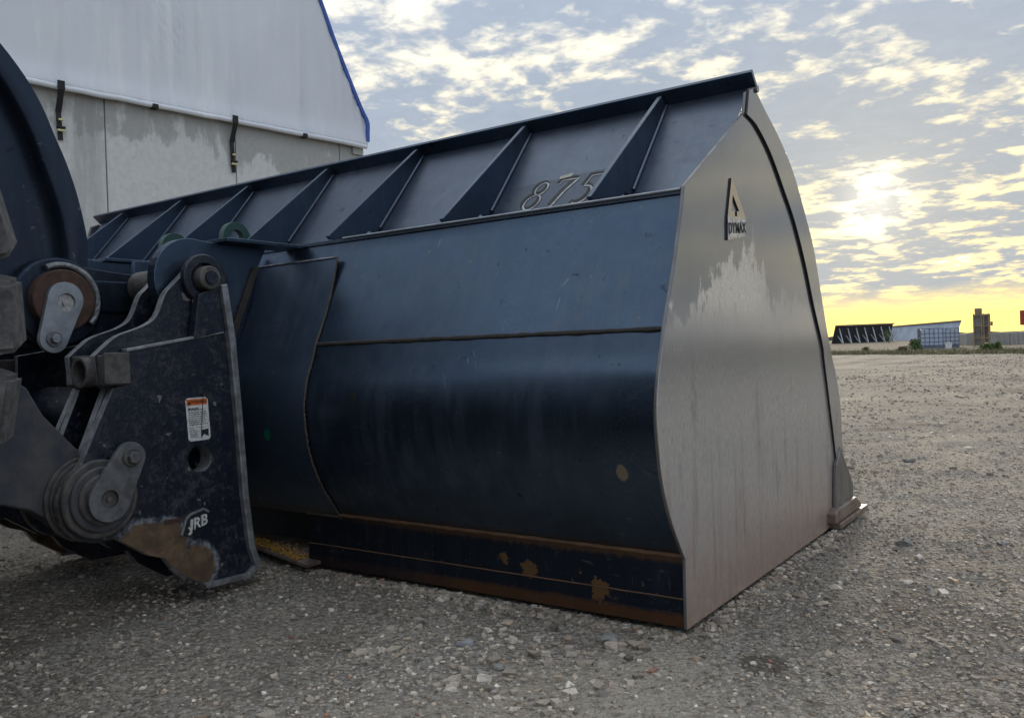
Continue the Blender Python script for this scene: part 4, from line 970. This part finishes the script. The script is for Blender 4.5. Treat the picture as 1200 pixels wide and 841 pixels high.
for i in range(16000):
    x = rng.uniform(-22, 6); y = 31.8 - .62 * x + rng.exponential(3.2)
    if vnoise(np.array([x]), np.array([y]), 2.3, 12)[0] < rng.uniform(-.35, .3): continue
    z = gzf(x, y); h = rng.uniform(.05, .17); a = rng.uniform(0, 6.28); w_ = .02; b = len(V); l = rng.normal(0, .05, 2)
    V += [(x - math.cos(a) * w_, y - math.sin(a) * w_, z - .01), (x + math.cos(a) * w_, y + math.sin(a) * w_, z - .01), (x + l[0], y + l[1], z + h)]; F.append((b, b + 1, b + 2))
me = bpy.data.meshes.new('verge_grass'); np_mesh(me, np.array(V), np.array(F))
tag(link_mesh('verge_grass', me, M_dry, None), 'thin dry green grass along the far edge of the gravel', 'grass', kind='stuff')

# ------------------------------------------------------------------ gravel stones
def stone_mat():
    ma, N, b, p = new_mat('gravel_stone'); at = N.n('ShaderNodeAttribute', attribute_name='tone'); n = N.noise(p, 120, 3, .6)
    N.set(b.inputs['Base Color'], N.mix(N.mp(n, .3, .75, 0., .45), at.outputs['Color'], (.15, .135, .12))); b.inputs['Roughness'].default_value = .92; b.inputs['Specular IOR Level'].default_value = .1
    N.set(b.inputs['Normal'], N.bump(n, .4, .004)); return ma
M_stone = stone_mat()
def ico(sub):
    bm = bmesh.new(); bmesh.ops.create_icosphere(bm, subdivisions=sub, radius=1)
    V = np.array([v.co[:] for v in bm.verts]); F = np.array([[v.index for v in f.verts] for f in bm.faces]); bm.free(); return V, F
I1 = ico(1); I2 = ico(2)
CV = np.array([(a, b, c) for c in (-1, 1) for b in (-1, 1) for a in (-1, 1)], float) * .8
CF = np.array([(0, 2, 3), (0, 3, 1), (4, 5, 7), (4, 7, 6), (0, 1, 5), (0, 5, 4), (2, 6, 7), (2, 7, 3), (0, 4, 6), (0, 6, 2), (1, 3, 7), (1, 7, 5)])
PAL = np.array([(.33, .30, .26), (.27, .245, .21), (.39, .36, .32), (.44, .415, .38), (.23, .215, .20), (.32, .27, .22), (.50, .475, .44), (.16, .155, .15), (.34, .28, .22), (.28, .16, .12)])
PW = np.array([.2, .18, .16, .11, .1, .1, .05, .05, .04, .01])
def in_bucket(x, y): return (x > -4.2) & (x < .03) & (y > -.035) & (y < 1.95)
def stones(name, base, N_, xr, yr, smin, smax, pw, label, clump=None, jit=.28, fade=None, at=None, sink=0.):
    BV, BFc = base
    x, y = at if at else (rng.uniform(*xr, N_), rng.uniform(*yr, N_))
    k = (np.ones(len(x), bool) if at else ~in_bucket(x, y)) & ~((x < -4.2) & (y > 3))
    if fade: k &= rng.random(N_) < np.exp(-np.clip(np.hypot(x - .2, y + .5) - 2.2, 0, None) / fade)
    if clump: k &= (vnoise(x, y, clump[0], 21) + .4 * vnoise(x, y, clump[0] * .3, 22)) > rng.uniform(clump[1], clump[2], N_)
    x, y = x[k], y[k]; n = len(x)
    s = smin + (smax - smin) * rng.random(n) ** pw
    an = rng.uniform(0, 6.283, n); sc = np.stack([s * rng.uniform(.8, 1.35, n), s * rng.uniform(.7, 1.05, n), s * rng.uniform(.4, .8, n)], -1)
    v = BV[None] * (1 + rng.uniform(-jit, jit, (n, len(BV), 1))) * sc[:, None, :]
    tx = rng.normal(0, .3, n)[:, None]; yv = v[..., 1] * np.cos(tx) - v[..., 2] * np.sin(tx); zv = v[..., 1] * np.sin(tx) + v[..., 2] * np.cos(tx)
    ca, sa = np.cos(an)[:, None], np.sin(an)[:, None]
    Vx = v[..., 0] * ca - yv * sa + x[:, None]; Vy = v[..., 0] * sa + yv * ca + y[:, None]; Vz = zv + (gz(x, y) + sc[:, 2] * (rng.uniform(-.1, .55, n) - sink))[:, None]
    V = np.stack([Vx, Vy, Vz], -1).reshape(-1, 3)
    F = (BFc[None] + (np.arange(n) * len(BV))[:, None, None]).reshape(-1, 3)
    me = bpy.data.meshes.new(name); np_mesh(me, V, F)
    col = PAL[rng.choice(len(PAL), n, p=PW)] * np.array([1.52, 1.42, 1.30]) * rng.uniform(.55, 1.3, (n, 1)) * (1 + .6 * vnoise(x, y, .45, 31) + .3 * vnoise(x, y, 1.6, 32))[:, None]
    at = me.color_attributes.new('tone', 'FLOAT_COLOR', 'POINT')
    at.data.foreach_set('color', np.concatenate([np.repeat(col, len(BV), 0), np.ones((n * len(BV), 1))], 1).astype(np.float32).ravel())
    me.shade_flat()
    return tag(link_mesh(name, me, M_stone, None), label, 'gravel', kind='stuff')
stones('gravel_grit', (CV, CF), 170000, (-3.0, 5.5), (-2.1, 7.5), .0025, .0075, 1.7, 'fine crushed grit covering the near ground', (.5, -.75, .25), fade=1.9)
stones('gravel_stones', (CV, CF), 34000, (-4.2, 8.0), (-2.2, 12), .005, .0145, 2.6, 'crushed grey and tan stones strewn over the lot', (.9, -.35, .6), fade=6., jit=.42)
stones('stone_pile', (CV, CF), 420, (-.80, .10), (-.66, -.16), .006, .017, 1.9, 'loose heap of coarser stones on the ground below the bucket', (.3, -.5, .5), jit=.42)
stones('gravel_chips', (CV, CF), 42000, (-10, 12), (3.0, 32), .007, .022, 2.0, 'scattered stone chips farther out on the lot', (2.2, -.5, .5))
stones('gravel_lumps', I1, 3600, (-3.6, 6.5), (-2.1, 10), .010, .030, 2.6, 'larger loose grey lumps and clods among the gravel', (.8, -.25, .65), jit=.34, sink=.35)
def berm(name, N_, p0, p1, n_, spread, label):
    t = rng.random(N_); o_ = np.abs(rng.normal(0, spread, N_))
    stones(name, (CV, CF), N_, None, None, .003, .011, 2.0, label, jit=.42, at=(p0[0] + (p1[0] - p0[0]) * t + n_[0] * o_, p0[1] + (p1[1] - p0[1]) * t + n_[1] * o_))
def rock(x, y, r, flat, col, label):
    o = thing('rock', (x, y, gzf(x, y)), label, 'rock', 'single larger stones on the lot')
    V, F = I2; seed = random.random() * 50
    v = V * (1 + .30 * (np.sin(V @ np.array([2.3, 1.7, 2.9]) + seed) * np.cos(V @ np.array([-1.9, 2.6, 1.2]) + seed * 2)))[:, None]
    v = np.round(v * 1.5) / 1.5 * .62 + v * .38
    v = v * np.array([r * 1.2, r * .85, r * flat]) * .85
    a = random.uniform(0, 6.28); R2 = np.array([[math.cos(a), -math.sin(a), 0], [math.sin(a), math.cos(a), 0], [0, 0, 1]]); v = v @ R2.T + np.array([x, y, gzf(x, y) + r * flat * .45])
    q = mk('stone_body', [tuple(w_) for w_ in v], [tuple(int(i) for i in f) for f in F], None, None)
    # one mesh: the rock itself is the thing
    me = q.data; bpy.data.objects.remove(q); bpy.data.objects.remove(o)
    o = bpy.data.objects.new('rock', me); COL.objects.link(o); me.name = 'rock'
    b_ = Vector((x, y, gzf(x, y)))
    for w_ in me.vertices: w_.co -= b_
    o.location = b_; me.materials.append(simple('rock_surface', col, .85, 0, scale=30, bump=.5, bscale=60))
    return tag(o, label, 'rock', 'single larger stones on the lot')
berm('end_plate_gravel', 2600, (.004, -.03), (.004, 1.5), (1, 0), .03, 'gravel pushed up along the foot of the grey end plate')
berm('heel_gravel', 2600, (0.0, -.032), (-1.5, -.032), (0, -1), .035, 'gravel pushed up along the foot of the bucket heel')
for a in [(.314, 1.338, .024, .8, (.27, .26, .24), 'pale grey rock on open gravel right of the bucket shoe'),
          (.543, -.305, .020, .35, (.42, .30, .19), 'flat tan stone chip at the bottom edge of the photo'),
          (.633, 1.468, .020, .6, (.22, .22, .21), 'dark grey rock near the right edge on open gravel'),
          (-.09, 3.735, .036, .6, (.20, .19, .17), 'dark lump of stones far out on the lot right of the bucket'),
          (-.175, -.173, .032, .45, (.27, .26, .24), 'flat grey rock just behind the bucket heel near its corner'),
          (-.328, -.477, .020, .5, (.27, .26, .24), 'light grey stone in the pile below the bucket'),
          (-.496, -.396, .024, .5, (.30, .30, .30), 'grey stone at the top left of the pile below the bucket'),
          (.498, .716, .016, .6, (.30, .28, .25), 'small brownish rock on gravel right of the end plate')]:
    rock(*a)
